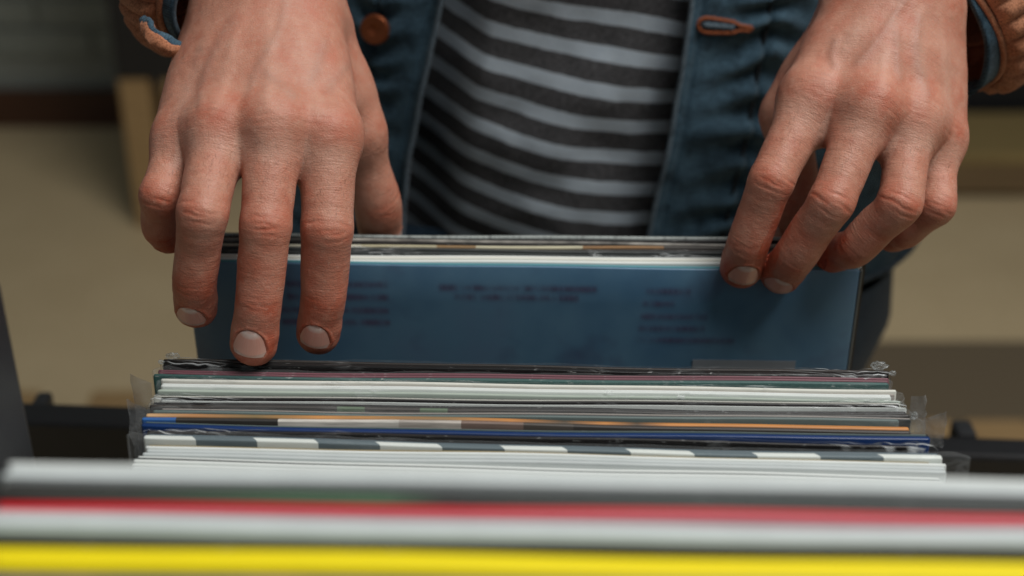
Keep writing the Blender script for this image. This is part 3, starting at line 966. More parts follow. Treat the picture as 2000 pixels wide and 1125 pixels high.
al3 = album(303, 761, 1766, 782, [('front_cover', .0028, 'palegreen', .0004, .0005, .001), ('inner_sleeve', .0034, 'white', 0, .001, .004), ('second_inner_sleeve', .0010, 'pinkgrey', .0010, .003, .002), ('back_cover', .0016, 'cream', 0, 0, .001)],
      'thick white album in a loose clear outer sleeve with a flap at each end', film=[('outer_sleeve', (.001, .001, .0005, M_FILM))], ts=1.45, group=G1)
flap(al3, 'sleeve_flap', [(.158, .002, .001), (.1655, .003, .0003), (.163, -.004, -.030), (.158, -.001, -.030)], M_FLAP, 1)
flap(al3, 'sleeve_flap', [(-.157, .003, .0015), (-.1655, .004, .0050), (-.1640, -.002, -.045), (-.157, -.001, -.045)], M_FLAP, 4)
album(294, 781, 1771, 797, [('front_cover', .0005, 'white', .0002, .004, 0), ('inner_sleeve', .0044, 'black', 0, .003, .002), ('back_cover', .0005, 'cream', 0, 0, .002), ('second_back_cover', .0012, 'black', .0002, .001, .002)],
      'black album with thin white covers and a scrunched wrap at its right end', film=[('shrink_wrap', (.0005, .0005, .0003, M_FILM2))], ts=1.8, group=G1)
al5 = album(290, 793, 1779, 812, [('front_cover', .0018, 'bigreen', 0, 0, 0), ('back_cover', .0018, 'black', 0, .001, .001)],
      'dark grey album with a pale green patch on its edge, behind the orange one', film=[('shrink_wrap', (.0008, .0012, .0003, M_FILMS))], ts=1.5, group=G1)
crumple(al5, 'wrap_scrap', (.1565, .001, -.0005), .0030, 8, M_SCRAP, (.8, .8, .8))
al6 = album(293, 803, 1786, 824, [('front_cover', .0020, 'greyteal', 0, .001, .006), ('back_cover', .0008, 'darkgrey', .0002, .004, .001), ('second_back_cover', .0010, 'pinkgrey', .0001, .004, .001)],
      'grey-green album in a smooth clear outer sleeve, just behind the orange one', film=[('outer_sleeve', (.002, .004, .0003, M_FILMS))], ts=1.5, group=G1)
flap(al6, 'sleeve_flap', [(.158, .001, .0008), (.1665, .001, .0045), (.1660, -.003, -.010), (.158, -.002, -.010)], M_FLAP, 6)
flap(al6, 'sleeve_flap', [(-.156, .001, .0008), (-.1640, .002, .0040), (-.1620, -.003, -.020), (-.156, -.002, -.020)], M_FLAP, 9)
album(275, 818, 1800, 842, [('front_cover', .0016, 'bluewhite', .0002, 0, .004), ('back_cover', .0017, 'orange', 0, .001, .004)],
      'album edged in orange with a blue and white front', ts=1.65, group=G1)
album(274, 833, 1824, 860, [('front_cover', .0026, 'navy', 0, 0, .001), ('back_cover', .0004, 'greyteal', -.0002, .001, .002), ('second_back_cover', .0012, 'black', .0004, .003, .001)],
      'bright navy blue album with a pale teal back edge', ts=1.3, group=G1)
al10 = album(284, 842, 1829, 873, [('front_cover', .0020, 'black', 0, .001, .010), ('back_cover', .0012, 'brownblack', .0005, 0, .010)],
      'dark album in creased shrink wrap between the blue and the checked ones', film=[('shrink_wrap', (.001, .001, .0003, M_FILM2))], ts=1.15, group=G1)
al11 = album(278, 857, 1852, 897, [('front_cover', .0030, 'checker', 0, 0, .002), ('back_cover', .0016, 'slate', .0003, .001, .003)],
      'album with white and slate checks along its edge in a wide clear sleeve', film=[('outer_sleeve', (.007, .009, .0006, M_FILMS))], ts=1.3, group=G1)
album(276, 884, 1856, 920, [('front_cover', .0018, 'offwhite', .0005, 0, .001), ('inner_sleeve', .0022, 'offwhite', .0003, .001, .001), ('second_inner_sleeve', .0016, 'white', 0, 0, 0), ('back_cover', .0006, 'gold', .0002, .001, .006)],
      'thick off-white album with a thin gold-brown back edge, before the checked one', ts=1.55, group=G1)
album(252, 911, 1850, 952, [('front_cover', .0018, 'offwhite', .001, .001, .001), ('inner_sleeve', .0028, 'white', 0, 0, 0), ('back_cover', .0009, 'darkgrey', .0004, 0, .001), ('second_back_cover', .0008, 'white', .0003, .001, .001)],
      'white album with a thin dark line on its edge, front of the middle stack', ts=1.5, group=G1)

# front row, close to the lens and out of focus, standing higher on the step
ZF = 1.090
G2 = 'blurred albums of the front row'
def front(yl, yr, layers, label):
    k = (yl - 933) / 200
    album(28 - 60 * k, yl, 28 - 60 * k + 2400 * (1 + .1 * k), yl + (yr - yl) * 1.15, layers, label, lean=1, zt=ZF, W=.313, group=G2, warp=.0003)
front(930, 967, [('front_cover', .0022, 'offwhite', 0, 0, 0), ('inner_sleeve', .0026, 'offwhite', 0, .001, .001), ('back_cover', .0018, 'white', 0, 0, 0)],
      'thick blurred white album, backmost of the front row')
front(969, 1003, [('front_cover', .0045, 'greendark', 0, 0, 0), ('back_cover', .0024, 'black', .0006, .001, .001)],
      'blurred dark album with a green patch on its edge, between white and red')
front(994, 1026, [('front_cover', .0012, 'pink', 0, 0, 0), ('inner_sleeve', .0040, 'red', 0, .001, .001)],
      'blurred red album with a pink front edge')
front(1038, 1070, [('front_cover', .0026, 'palegreen', .0003, 0, 0), ('inner_sleeve', .0040, 'offwhite', 0, .001, .001), ('back_cover', .0028, 'offwhite', .0003, 0, 0)],
      'thick blurred pale grey album between the red and the yellow ones')
front(1061, 1092, [('front_cover', .0036, 'black', 0, 0, 0), ('back_cover', .0012, 'olive', 0, .001, .001)],
      'thin blurred black album just behind the yellow one')
front(1107, 1137, [('front_cover', .0046, 'yellow', 0, 0, 0), ('back_cover', .0052, 'yellow', 0, .001, .001)],
      'blurred bright yellow album at the bottom of the picture')
front(1158, 1187, [('front_cover', .0050, 'multi', 0, 0, 0), ('back_cover', .0052, 'multi', 0, .001, .001)],
      'blurred dark multicoloured album nearest the camera')
# ------------------------------------------------------------------ the albums held upright between the hands
ZH = 0.9975
G3 = 'albums held upright between the hands'
def mat_bluesleeve():
    m = NT('blue_picture_sleeve'); o = m.obj()
    a = m.noise(m.scaled(o, (1, 1, .8)), 9.0, 4, .6)
    b = m.noise(m.scaled(o, (1, 1, 1), (3, 5, 1)), 14.0, 4, .6)
    c = m.ramp(a, [(.28, srgb(82, 112, 134)), (.45, srgb(84, 126, 158)), (.58, srgb(104, 146, 174)), (.75, srgb(110, 138, 168))])
    c = m.mix(m.maprange(b, .52, .70, 0, .75), c, srgb(74, 70, 104))
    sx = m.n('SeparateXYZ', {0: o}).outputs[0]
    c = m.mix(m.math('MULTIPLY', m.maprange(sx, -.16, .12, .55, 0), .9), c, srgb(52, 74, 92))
    gr = m.noise(o, 900, 2)
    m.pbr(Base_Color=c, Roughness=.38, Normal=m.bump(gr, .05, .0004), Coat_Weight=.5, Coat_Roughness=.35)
    return m.m
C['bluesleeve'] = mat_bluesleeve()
HL = -1.5
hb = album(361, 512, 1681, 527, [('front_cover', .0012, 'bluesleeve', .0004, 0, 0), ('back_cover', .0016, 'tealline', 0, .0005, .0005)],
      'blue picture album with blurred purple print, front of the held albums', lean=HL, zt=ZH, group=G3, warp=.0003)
edge = link('pale_side_edge', box_mesh('pale_side_edge', .0013, .0032, .312, .0004), C['grey'], hb)
Wb = np.linalg.norm(on_height(361, 512, ZH) - on_height(1681, 527, ZH))
edge.location = (Wb / 2 + .0006, .0015, -.3125)
def mat_print():
    m = NT('soft_purple_print'); k = m.n('Attribute', attribute_name='ink').outputs['Fac']
    tr = m.n('BsdfTransparent'); di = m.n('BsdfDiffuse', {'Color': (*srgb(104, 56, 92), 1)})
    mx = m.n('MixShader'); m.put(mx.inputs[0], k); m.t.links.new(tr.outputs[0], mx.inputs[1]); m.t.links.new(di.outputs[0], mx.inputs[2])
    m.t.links.new(mx.outputs[0], m.out.inputs[0])
    return m.m
M_PRINT = mat_print()
M_LABEL = mat_plain('pale_sticker', srgb(150, 158, 166), .5, var=.1)
def print_block(name, lines, seed):
    """soft, illegible lines of print on the cover"""
    V, Fq, ink = [], [], []
    for li, (xa, xb, yy, hgt) in enumerate(lines):
        nu, nv = int((xb - xa + 16) / 3), 9
        u, v = np.meshgrid(np.linspace(xa - 8, xb + 8, nu), np.linspace(-1, 1, nv), indexing='ij')
        k = len(V)
        y_ = yy + v * hgt
        q = np.stack([(u - 1021) * .000239, np.full(u.shape, -.00016), -(y_ - 519.5) * .000272], -1).reshape(-1, 3)
        a = np.exp(-(v / .5) ** 2) * smoothstep(xa - 8, xa + 2, u) * smoothstep(xb + 8, xb - 2, u)
        wn = vnoise(np.stack([u / 17, 0 * u + li * 3.7 + seed, 0 * u], -1)); ln = vnoise(np.stack([u / 5, v * 1.2 + li * 9, 0 * u + seed], -1))
        a = a * np.clip(.62 + .45 * wn + .25 * ln, 0, 1)
        a[:, 0] = a[:, -1] = 0
        V += q.tolist(); ink += (a * .42).ravel().tolist()
        Fq.append(grid_faces(nu, nv) + k)
    o = link(name, mesh_np(name, np.array(V), np.concatenate(Fq)), M_PRINT, hb)
    t = o.data.attributes.new('ink', 'FLOAT', 'POINT'); t.data.foreach_set('value', np.array(ink, np.float32))
    return o
print_block('printed_text', [(862, 1168, 564, 14), (892, 1132, 582, 14)], 1)
print_block('printed_text', [(1268, 1352, 566, 13), (1265, 1322, 591, 13), (1262, 1388, 617, 13), (1260, 1384, 641, 13), (1256, 1446, 665, 13)], 2)
print_block('printed_text', [(560, 756, 560, 14), (560, 756, 585, 14), (540, 756, 612, 14), (545, 756, 636, 14)], 3)
st = link('sticker', box_mesh('sticker', .0495, .0002, .02, 0), M_LABEL, hb)
st.location = ((1472 - 1021) * .000239, -.0002, -(704 - 519) * .000272 - .02)
album(368, 504, 1684, 517, [('front_cover', .0022, 'white', .0004, 0, 0), ('inner_sleeve', .0022, 'cream', 0, .001, .001), ('back_cover', .0018, 'white', .0006, 0, 0)],
      'white album right behind the blue one in the hands', lean=HL, zt=ZH, group=G3, warp=.0003)
album(374, 490, 1686, 503, [('front_cover', .0020, 'darkgrey', .0003, 0, 0), ('inner_sleeve', .0014, 'brownblack', .0012, .002, .002), ('back_cover', .0016, 'darkgrey', 0, 0, 0)],
      'dark grey album behind the white one in the hands', lean=HL, zt=ZH, group=G3, warp=.0003, film=[('shrink_wrap', (.0004, .0004, .0003, M_FILM))])
album(378, 480, 1690, 493, [('front_cover', .0018, 'brownblack', .0005, 0, 0), ('back_cover', .0020, 'yellowish', 0, 0, 0)],
      'album with cream and brown edge in the middle of the held ones', lean=HL, zt=ZH, group=G3, warp=.0003)
album(382, 471, 1694, 484, [('front_cover', .0022, 'black', .0006, 0, 0), ('inner_sleeve', .0018, 'patchy', 0, .001, .001), ('back_cover', .0016, 'black', .0004, 0, 0)],
      'dark picture album near the back of the held ones', lean=HL, zt=ZH, group=G3, warp=.0003)
album(388, 459, 1698, 472, [('front_cover', .0012, 'black', .0006, 0, 0), ('back_cover', .0022, 'woven', 0, 0, 0)],
      'album with pale ribbed edge, backmost of the held ones, nearest the shirt', lean=HL, zt=ZH, group=G3, warp=.0003)
# ------------------------------------------------------------------ the person
person = empty('person', (0.055, 0.90, 0), label='person in open denim jacket over striped shirt, both hands flipping through records', category='person')
person_inv = Matrix.Translation((-0.055, -0.90, 0))
def pobj(name, V, Fq, mat, parent=None, smooth=True):
    """object with world-space vertices below the person (or one of the clothes)"""
    V = np.asarray(V, float) - np.array([0.055, 0.90, 0])
    return link(name, mesh_np(name, V, Fq, smooth), mat, parent or person)

def mat_skin():
    m = NT('skin')
    mk = m.n('Attribute', attribute_name='skinmask')
    sep = m.n('SeparateColor', {0: mk.outputs['Color']})
    red, vein, pale = sep.outputs[0], sep.outputs[1], sep.outputs[2]
    fcn = m.n('Attribute', attribute_name='fcoord').outputs['Vector']
    o = m.obj()
    big = m.noise(o, 130, 4, .6); med = m.noise(o, 420, 3, .6); fine = m.noise(o, 1500, 2)
    c = m.mix(m.maprange(big, .35, .68), SKIN1, SKIN2)
    c = m.mix(m.math('MULTIPLY', red, .85, clamp=True), c, SKINR)
    c = m.mix(m.maprange(med, .55, .78, 0, .35), c, SKIN3)
    c = m.mix(m.math('MULTIPLY', pale, .6), c, SKIN3)
    c = m.mix(m.math('MULTIPLY', vein, .40), c, SKINV)
    c = m.mix(m.maprange(fine, .45, .8, 0, .25), c, SKINR)
    # fine skin relief: cross lines along the fingers and a cellular net
    cr = m.noise(m.scaled(fcn, (1.25, .16, 1.0)), 1.0, 4, .7)
    cr2 = m.noise(m.scaled(fcn, (.55, .10, 1.0), (7, 3, 0)), 1.0, 3, .6)
    vo = m.n('TexVoronoi', {'Vector': o, 'Scale': 850.0}, feature='DISTANCE_TO_EDGE').outputs[0]
    vo = m.maprange(vo, 0, .28)
    hgt = m.math('ADD', m.math('MULTIPLY', cr, 1.0), m.math('ADD', m.math('MULTIPLY', cr2, .8), m.math('MULTIPLY', vo, .22)))
    hgt = m.math('ADD', hgt, m.math('MULTIPLY', fine, .2))
    rough = m.maprange(med, .3, .7, .40, .56)
    m.pbr(Base_Color=c, Roughness=rough, Subsurface_Weight=.15, Subsurface_Radius=(1.0, .36, .2), Subsurface_Scale=.0022,
          Specular_IOR_Level=.38, Normal=m.bump(hgt, .46, .0006))
    return m.m
SKIN1 = srgb(184, 127, 105); SKIN2 = srgb(193, 140, 118); SKINR = srgb(180, 90, 64); SKIN3 = srgb(208, 167, 147); SKINV = srgb(158, 128, 114)
M_SKIN = mat_skin()
def mat_nail():
    m = NT('fingernail')
    uv = m.n('Attribute', attribute_name='nailuv').outputs['Vector']
    s = m.n('SeparateXYZ', {0: uv})
    v = s.outputs[1]
    wob = m.math('ADD', v, m.math('MULTIPLY', m.math('POWER', m.math('SUBTRACT', s.outputs[0], .5), 2.0), .55))
    c = m.ramp(wob, [(0.0, srgb(206, 166, 152)), (.17, srgb(230, 206, 196)), (.27, srgb(224, 188, 174)), (.35, srgb(216, 158, 140)), (.92, srgb(218, 160, 142)), (.985, srgb(194, 154, 138)), (1.0, srgb(196, 162, 148))])
    rid = m.noise(m.scaled(uv, (26, 1.2, 1)), 1.0, 3)
    c = m.mix(m.maprange(rid, .4, .7, 0, .25), c, srgb(222, 184, 170))
    m.pbr(Base_Color=c, Roughness=.22, Specular_IOR_Level=.6, Subsurface_Weight=.1, Subsurface_Radius=(1, .4, .3), Subsurface_Scale=.001, Normal=m.bump(rid, .12, .0004))
    return m.m
M_NAIL = mat_nail()

hands = [build_hand(HAND_A, 11), build_hand(HAND_B, 23)]

# body below the clothes: coarse surface joined to both hands at the forearms
TX, TY = 0.055, 0.905
def body_field():
    w = lambda x, y, z: np.array([x, y, z]) * 1000
    lo, hi = w(-.42, .60, .70), w(.56, 1.10, 1.64)
    F = Field(lo, hi, 8.0)
    D = F.blank()
    for (x, y, z, r, x2, z2, r2) in ((-.045, 0, .86, .095, -.05, 1.36, .10), (.045, 0, .86, .095, .05, 1.36, .10), (0, -.005, .90, .10, 0, 1.38, .10)):
        add(D, F.chain([w(TX + x, TY + y, z), w(TX + x2, TY + y, z2)], [r * 1000 * .66, r2 * 1000 * .78], 60), 40)
    add(D, F.chain([w(TX - .13, TY + .02, 1.38), w(TX + .13, TY + .02, 1.38)], [62, 62], 60), 40)
    add(D, F.chain([w(TX, TY + .01, 1.42), w(TX, TY, 1.58)], [58, 54], 60), 40)
    for H, R, sx in ((HAND_A, hands[0], -1), (HAND_B, hands[1], 1)):
        el = np.array(H['elbow']) * 1000
        sh = w(TX + sx * .165, TY + .02, 1.37)
        fa = cam2world(R['cut'] - R['fd'] * 10) * 1000
        add(D, F.chain([sh, el, fa], [38, 29, 24], 60), 30)
    V, Q = surface_nets(D, F.lo, 8.0)
    V = relax(V, Q, 3, .5)
    V /= 1000
    for R in hands:
        c = cam2world(R['cut']); f = unit(cam2world(R['cut'] + R['fd'] * 100) - c)
        c2 = c + f * .045
        s = (V - c2) @ f
        rm = (s < 0) & (np.linalg.norm(V - c2, axis=1) < .12)
        Q = Q[~rm[Q].any(1)]
    return V, Q
BV, BQ = body_field()
bm = bmesh.new()
lay_m = bm.verts.layers.float_color.new('skinmask'); lay_f = bm.verts.layers.float_vector.new('fcoord')
OFF = np.array([0.055, 0.90, 0])
def add_part(V, Q, mask=None, fc=None):
    vs = [bm.verts.new(v) for v in (V - OFF).tolist()]
    for q in Q.tolist():
        try: bm.faces.new([vs[i] for i in q])
        except ValueError: pass
    if mask is not None:
        for v, a, b in zip(vs, mask.tolist(), fc.tolist()):
            v[lay_m] = a; v[lay_f] = b
    return vs
for R in hands:
    add_part(cam2world(R['V']), R['Q'], R['mask'], R['fc'])
add_part(BV, BQ)
loose = [v for v in bm.verts if not v.link_faces]
bmesh.ops.delete(bm, geom=loose, context='VERTS')
bedges = [e for e in bm.edges if len(e.link_faces) == 1]
for R in hands:
    c = Vector(cam2world(R['cut']) - OFF); f = Vector(unit(cam2world(R['cut'] + R['fd'] * 100) - cam2world(R['cut'])))
    near = [e for e in bedges if (e.verts[0].co - c).length < .10 and -.03 < (e.verts[0].co - c).dot(f) < .09]
    # two rings of border edges: bridge them
    try:
        bmesh.ops.bridge_loops(bm, edges=near)
    except Exception as ex:
        print('bridge failed', ex)
bmesh.ops.recalc_face_normals(bm, faces=bm.faces)
me = bpy.data.meshes.new('body')
bm.to_mesh(me); bm.free()
me.polygons.foreach_set('use_smooth', np.ones(len(me.polygons), bool))
link('body', me, M_SKIN, person)
for R in hands:
    for f, G, nn in R['nails']:
        if R is hands[0] and f == 'little': continue      # turned away, out of sight
        V = cam2world(G.reshape(-1, 3)); nu, nv = G.shape[:2]
        Nw = unit(cam2world(nn * 100) - cam2world(nn * 0))
        V2 = np.concatenate([V, V - Nw * .0004])
        Fq = grid_faces(nu, nv); Fq = np.concatenate([Fq[:, ::-1], Fq + nu * nv])
        o = pobj('fingernail', V2, Fq, M_NAIL)
        u, v = np.meshgrid(np.linspace(0, 1, nu), np.linspace(0, 1, nv), indexing='ij')
        uv = np.stack([u, v, 0 * u], -1).reshape(-1, 3); uv = np.concatenate([uv, uv])
        at_ = o.data.attributes.new('nailuv', 'FLOAT_VECTOR', 'POINT')
        at_.data.foreach_set('vector', uv.astype(np.float32).ravel())
# fine hairs on the fingers and the back of the hands: thin tapering blades, one part per hand
M_HAIR = mat_plain('dark_body_hair', srgb(116, 76, 56), .5)
for R, sd, npick in ((hands[0], 4, 620), (hands[1], 5, 500)):
    rg = np.random.default_rng(sd)
    p = R['hairy'].clip(0, 1) ** 1.3; p = p / p.sum()
    idx = rg.choice(len(p), npick, replace=False, p=p)
    V, Fq = [], []
    for i in idx:
        b = R['V'][i]; n = R['N'][i]
        d = unit(R['hax'] * 1.0 + rg.normal(size=3) * .45); d = unit(d - n * (d @ n) + n * .22)
        L = rg.uniform(2.0, 4.2); s = np.cross(d, n) * .032
        m1 = b + d * L * .5; tip = b + d * L - n * L * .10
        k = len(V)
        V += [b - s, b + s, m1 + s * .8, m1 - s * .8, tip]
        Fq += [(k, k + 1, k + 2, k + 3), (k + 3, k + 2, k + 4)]
    o = pobj('arm_hair', cam2world(np.array(V)), Fq, M_HAIR); o['kind'] = 'stuff'

# ---------------- cloth materials
def mat_denim(name, base, light, fade=.5, wscale=5400.0, wmix=.30, blot=.6):
    m = NT(name); o = m.obj()
    w1 = m.n('TexWave', {'Vector': o, 'Scale': wscale / 6.0, 'Distortion': 1.5, 'Detail': 2.0}, wave_type='BANDS', bands_direction='DIAGONAL').outputs[1]
    a = m.noise(o, 38, 5, .6); b = m.noise(m.scaled(o, (1, 1, 3)), 160, 4, .65); f = m.noise(o, 1300, 2)
    c = m.mix(m.maprange(a, .34, .70, 0, fade), base, light)
    c = m.mix(m.maprange(b, .48, .75, 0, .5), c, light)
    c = m.mix(m.math('MULTIPLY', w1, wmix), c, light)
    c = m.mix(m.maprange(m.noise(o, 75, 3, .6), .50, .68, 0, blot), c, tuple(x * .4 for x in base))
    c = m.mix(m.maprange(f, .42, .7, 0, .8), c, tuple(x * .35 for x in base))
    hgt = m.math('ADD', m.math('MULTIPLY', w1, .6), f)
    m.pbr(Base_Color=c, Roughness=.85, Specular_IOR_Level=.15, Sheen_Weight=.15, Normal=m.bump(hgt, .5, .0008))
    return m.m
M_DENIM = mat_denim('teal_blue_denim', srgb(32, 54, 68), srgb(98, 132, 152), .55, wscale=3300.0, wmix=.38)
M_DENIML = mat_denim('faded_denim_edge', srgb(84, 100, 112), srgb(120, 136, 146), .6)
M_JEANSD = mat_denim('dark_seam_thread', srgb(16, 20, 24), srgb(26, 32, 38))
M_JEANS = mat_denim('dark_jeans', srgb(42, 62, 80), srgb(66, 90, 110), blot=.2)
def mat_shirt():
    m = NT('striped_jersey'); o = m.obj()
    s = m.n('Attribute', attribute_name='stripe').outputs['Fac']
    wob = m.noise(m.scaled(o, (1, 1, 1)), 70, 3)
    s2 = m.math('ADD', s, m.math('MULTIPLY', m.math('SUBTRACT', wob, .5), .10))
    fr = m.math('FRACT', s2)
    tri = m.math('ABSOLUTE', m.math('SUBTRACT', fr, .5))
    k = m.maprange(tri, .275, .305)
    n1 = m.noise(m.scaled(o, (1, 1, 2.2)), 420, 3, .7); n2 = m.noise(o, 1600, 2)
    dark = m.mix(m.maprange(n1, .35, .7), srgb(62, 62, 64), srgb(106, 106, 108))
    lite = m.mix(m.maprange(n1, .35, .7), srgb(186, 200, 212), srgb(204, 216, 224))
    c = m.mix(k, dark, lite)
    kn = m.n('TexWave', {'Vector': o, 'Scale': 260.0, 'Distortion': 2.0}, wave_type='BANDS', bands_direction='X').outputs[1]
    m.pbr(Base_Color=c, Roughness=.9, Specular_IOR_Level=.12, Sheen_Weight=.1, Normal=m.bump(m.math('ADD', kn, n2), .35, .0008))
    return m.m
M_SHIRT = mat_shirt()
M_RUST = mat_denim('rust_canvas', srgb(172, 104, 70), srgb(218, 158, 122), .8, wmix=.08, blot=.2)
M_THREAD = mat_plain('orange_thread', srgb(140, 72, 34), .8, bump=.4, bscale=1500)
M_COPPER = mat_plain('copper_button', srgb(150, 84, 52), .42, metallic=.75, bump=.15, bscale=700, var=.4)

# ---------------- shirt
def torso(phi, z, a, b):
    """point on the torso: phi = 0 at the front centre, positive to picture right"""
    return np.stack([TX + a * np.sin(phi), TY - b * np.cos(phi), z], -1)
nz, nph = 110, 260
phi, z = np.meshgrid(np.linspace(-math.pi, math.pi, nph, endpoint=False), np.linspace(.84, 1.40, nz), indexing='ij')
fz = smoothstep(1.15, 1.42, z)
a_ = .168 - .02 * fz; b_ = .118 + .012 * np.sin((z - .9) * 9) + .01 * fz
P = torso(phi, z, a_, b_)
front = np.cos(phi).clip(0, 1)
x_ = P[..., 0]; z_ = P[..., 2]
fold = .0050 * np.sin((x_ * 26 + z_ * 34) + 1.2 * fbm(P * 9, 2)) * smoothstep(.10, -.06, x_) + .0035 * np.sin(x_ * 52 - z_ * 21 + 2.0 * fbm(P * 7 + 4, 2)) + .0022 * fbm(P * 42, 3)
P[..., 1] -= fold * front
# left of a long fold the cloth falls back towards the body
xf = np.interp(z_, [.85, .92, 1.0, 1.07, 1.2, 1.4], [-.040, -.034, -.022, -.012, 0, 0])
P[..., 1] += .046 * smoothstep(-.006, .040, xf - x_) * front * smoothstep(1.3, 1.15, z_)
# stripes follow the cloth, which hangs askew
sh = .15 * (.09 - x_) + .55 * np.maximum(0, .045 - x_) ** 2 + .0022 * fbm(P * 12 + 8, 2)
stripe = (z_ - sh) / .0206 - .086
o = pobj('shirt', P.reshape(-1, 3), grid_faces(nph, nz, True), M_SHIRT)
at_ = o.data.attributes.new('stripe', 'FLOAT', 'POINT'); at_.data.foreach_set('value', stripe.astype(np.float32).ravel())

# ---------------- jeans
V, Fq = [], []
n = 40
def ring(cx, cy, z, a, b):
    t = np.linspace(0, 2 * np.pi, n, endpoint=False)
    return np.stack([cx + a * np.cos(t), cy + b * np.sin(t), np.full(n, z)], -1)
zs = [.905, .885, .865, .84, .80]
rings = [ring(TX, TY + .01, z, a, b) for z, a, b in zip(zs, (.186, .194, .204, .212, .205), (.108, .114, .122, .13, .13))]
jb = np.concatenate(rings); jb += (fbm(jb * 18, 3) * .004)[:, None] * np.array([1, 1, 0])
F1 = []
for i in range(len(zs) - 1):
    for j in range(n):
        k = (j + 1) % n; F1.append((i * n + j, (i + 1) * n + j, (i + 1) * n + k, i * n + k))
jeans = pobj('jeans', jb, F1, M_JEANS)
for sx in (-1, 1):
    zz = [.86, .81, .76, .70, .62, .48, .30, .12, .03]
    rr = [(.106, .12), (.106, .115), (.094, .105), (.084, .095), (.076, .088), (.066, .075), (.060, .066), (.056, .062), (.058, .064)]
    cx = [TX + sx * q for q in (.110, .110, .106, .103, .100, .098, .098, .098, .098)]
    V = np.concatenate([ring(c, TY + .01, z, a, b) for c, z, (a, b) in zip(cx, zz, rr)])
    V += (fbm(V * 16, 3) * .006)[:, None] * np.array([1, 1, 0])
    F1 = []
    for i in range(len(zz) - 1):
        for j in range(n):
            k = (j + 1) % n; F1.append((i * n + j, (i + 1) * n + j, (i + 1) * n + k, i * n + k))
    pobj('trouser_leg', V, F1, M_JEANS, jeans)
    # shoe
    t = np.linspace(-1, 1, 16)
    pts = np.stack([np.full(16, cx[-1]), TY + .06 - .24 * (t + 1) / 2, .045 + 0 * t], -1)
    tm = tube_mesh('shoe', pts, .044 * (1 - .25 * t ** 4) , 14)
    co = np.array([v.co[:] for v in tm.vertices]); co[:, 2] = np.maximum(co[:, 2], .001); co[:, 2] *= .9
    co -= OFF
    tm.vertices.foreach_set('co', co.astype(np.float32).ravel())
    link('shoe', tm, M_BLACK, person)

# ---------------- jacket
JA, JB = .216, .140
def edge_x(z, side):
    """front edge of the jacket, world x at height z"""
    if side < 0:
        return np.interp(z, [.84, .92, .965, 1.068, 1.2, 1.4], [-.066, -.066, -.062, -.040, -.022, -.01])
    return np.interp(z, [.84, .92, .99, 1.068, 1.2, 1.4], [.074, .080, .0905, .0985, .100, .085])
def jacket_sheet(phi0, phi1, side, nu=90, nz=130, zlo=.872):
    zt = np.linspace(zlo, 1.40, nz)
    U, Zg = np.meshgrid(np.linspace(0, 1, nu), zt, indexing='ij')
    a = JA - .03 * smoothstep(1.2, 1.42, Zg) + .010 * smoothstep(.95, .87, Zg); b = JB + .008 * np.sin((Zg - .9) * 8)
    if side:
        pe = np.arcsin(np.clip((edge_x(Zg, side) - TX) / a, -1, 1))
        ph = pe + (phi1 - pe) * U
    else:
        ph = phi0 + (phi1 - phi0) * U
    P = torso(ph, Zg, a, b)
    arc = U * abs(phi1 - (phi0 if not side else 0)) * .17
    nrm = np.stack([np.sin(ph) , -np.cos(ph), 0 * ph], -1)
    rip = .0020 * fbm(P * 26 + side, 3) + .0035 * fbm(P * 9 + 3 * side, 2)
    # puckers along the placket seam
    ds = arc - .044
    rip = rip + .0034 * np.sin(Zg * 300 + 3.5 * fbm(P * 22, 2)) * np.exp(-(ds / .020) ** 2) - .0024 * np.exp(-(ds / .0016) ** 2) - .0012 * np.exp(-((arc - .006) / .0014) ** 2)
    rip = rip - .0024 * np.exp(-((Zg - .905) / .0022) ** 2) + .0012 * smoothstep(.905, .90, Zg)
    rip = rip + .004 * np.sin(P[..., 0] * 40 + Zg * 25) * smoothstep(.3, 1, U)
    P = P + nrm * rip[..., None]
    # thickness
    V = np.concatenate([P.reshape(-1, 3), (P - nrm * .0028).reshape(-1, 3)])
    Fq = grid_faces(nu, nz); k = nu * nz
    Fl = [Fq, Fq[:, ::-1] + k]
    j = np.arange(nz - 1); Fl.append(np.stack([j, j + 1, j + 1 + k, j + k], -1))
    j2 = j + (nu - 1) * nz; Fl.append(np.stack([j2 + 1, j2, j2 + k, j2 + 1 + k], -1))
    i = np.arange(nu - 1) * nz; Fl.append(np.stack([i + nz, i, i + k, i + nz + k], -1))
    Fq = np.concatenate(Fl)
    if side > 0: pass
    return P, V, Fq
P0, V, Fq = jacket_sheet(math.radians(95), math.radians(265), 0, 60, 60)
jacket = pobj('jacket', V, Fq, M_DENIM)
sheets = {}
for sd in (-1, 1):
    Pq, V, Fq = jacket_sheet(0, sd * math.radians(96), sd, 280, 170)
    sheets[sd] = Pq
    pobj('front_panel', V, Fq, M_DENIM, jacket)
    ed = Pq[0]
    t = tube_mesh('edge_seam', ed - OFF + np.array([0, -.0008, 0]), .00135, 8)
    link('edge_seam', t, M_DENIML, jacket)
    if sd > 0:
        ln = np.array([Pq[np.argmin(np.abs(Pq[:, j, 0] - (ed[j, 0] + .0455))), j] for j in range(Pq.shape[1])])
        ln[:, 0] = np.convolve(np.pad(ln[:, 0], 6, 'edge'), np.ones(13) / 13, 'valid')
        ln[:, 1] = np.convolve(np.pad(ln[:, 1], 3, 'edge'), np.ones(7) / 7, 'valid')
        link('placket_seam', tube_mesh('placket_seam', ln - OFF + np.array([0, .0002, 0]), .0011, 8), M_JEANSD, jacket)
    he = Pq[:, 0]
    t = tube_mesh('hem_seam', he - OFF, .0022, 8)
    link('hem_seam', t, M_DENIML if sd > 0 else M_DENIM, jacket)
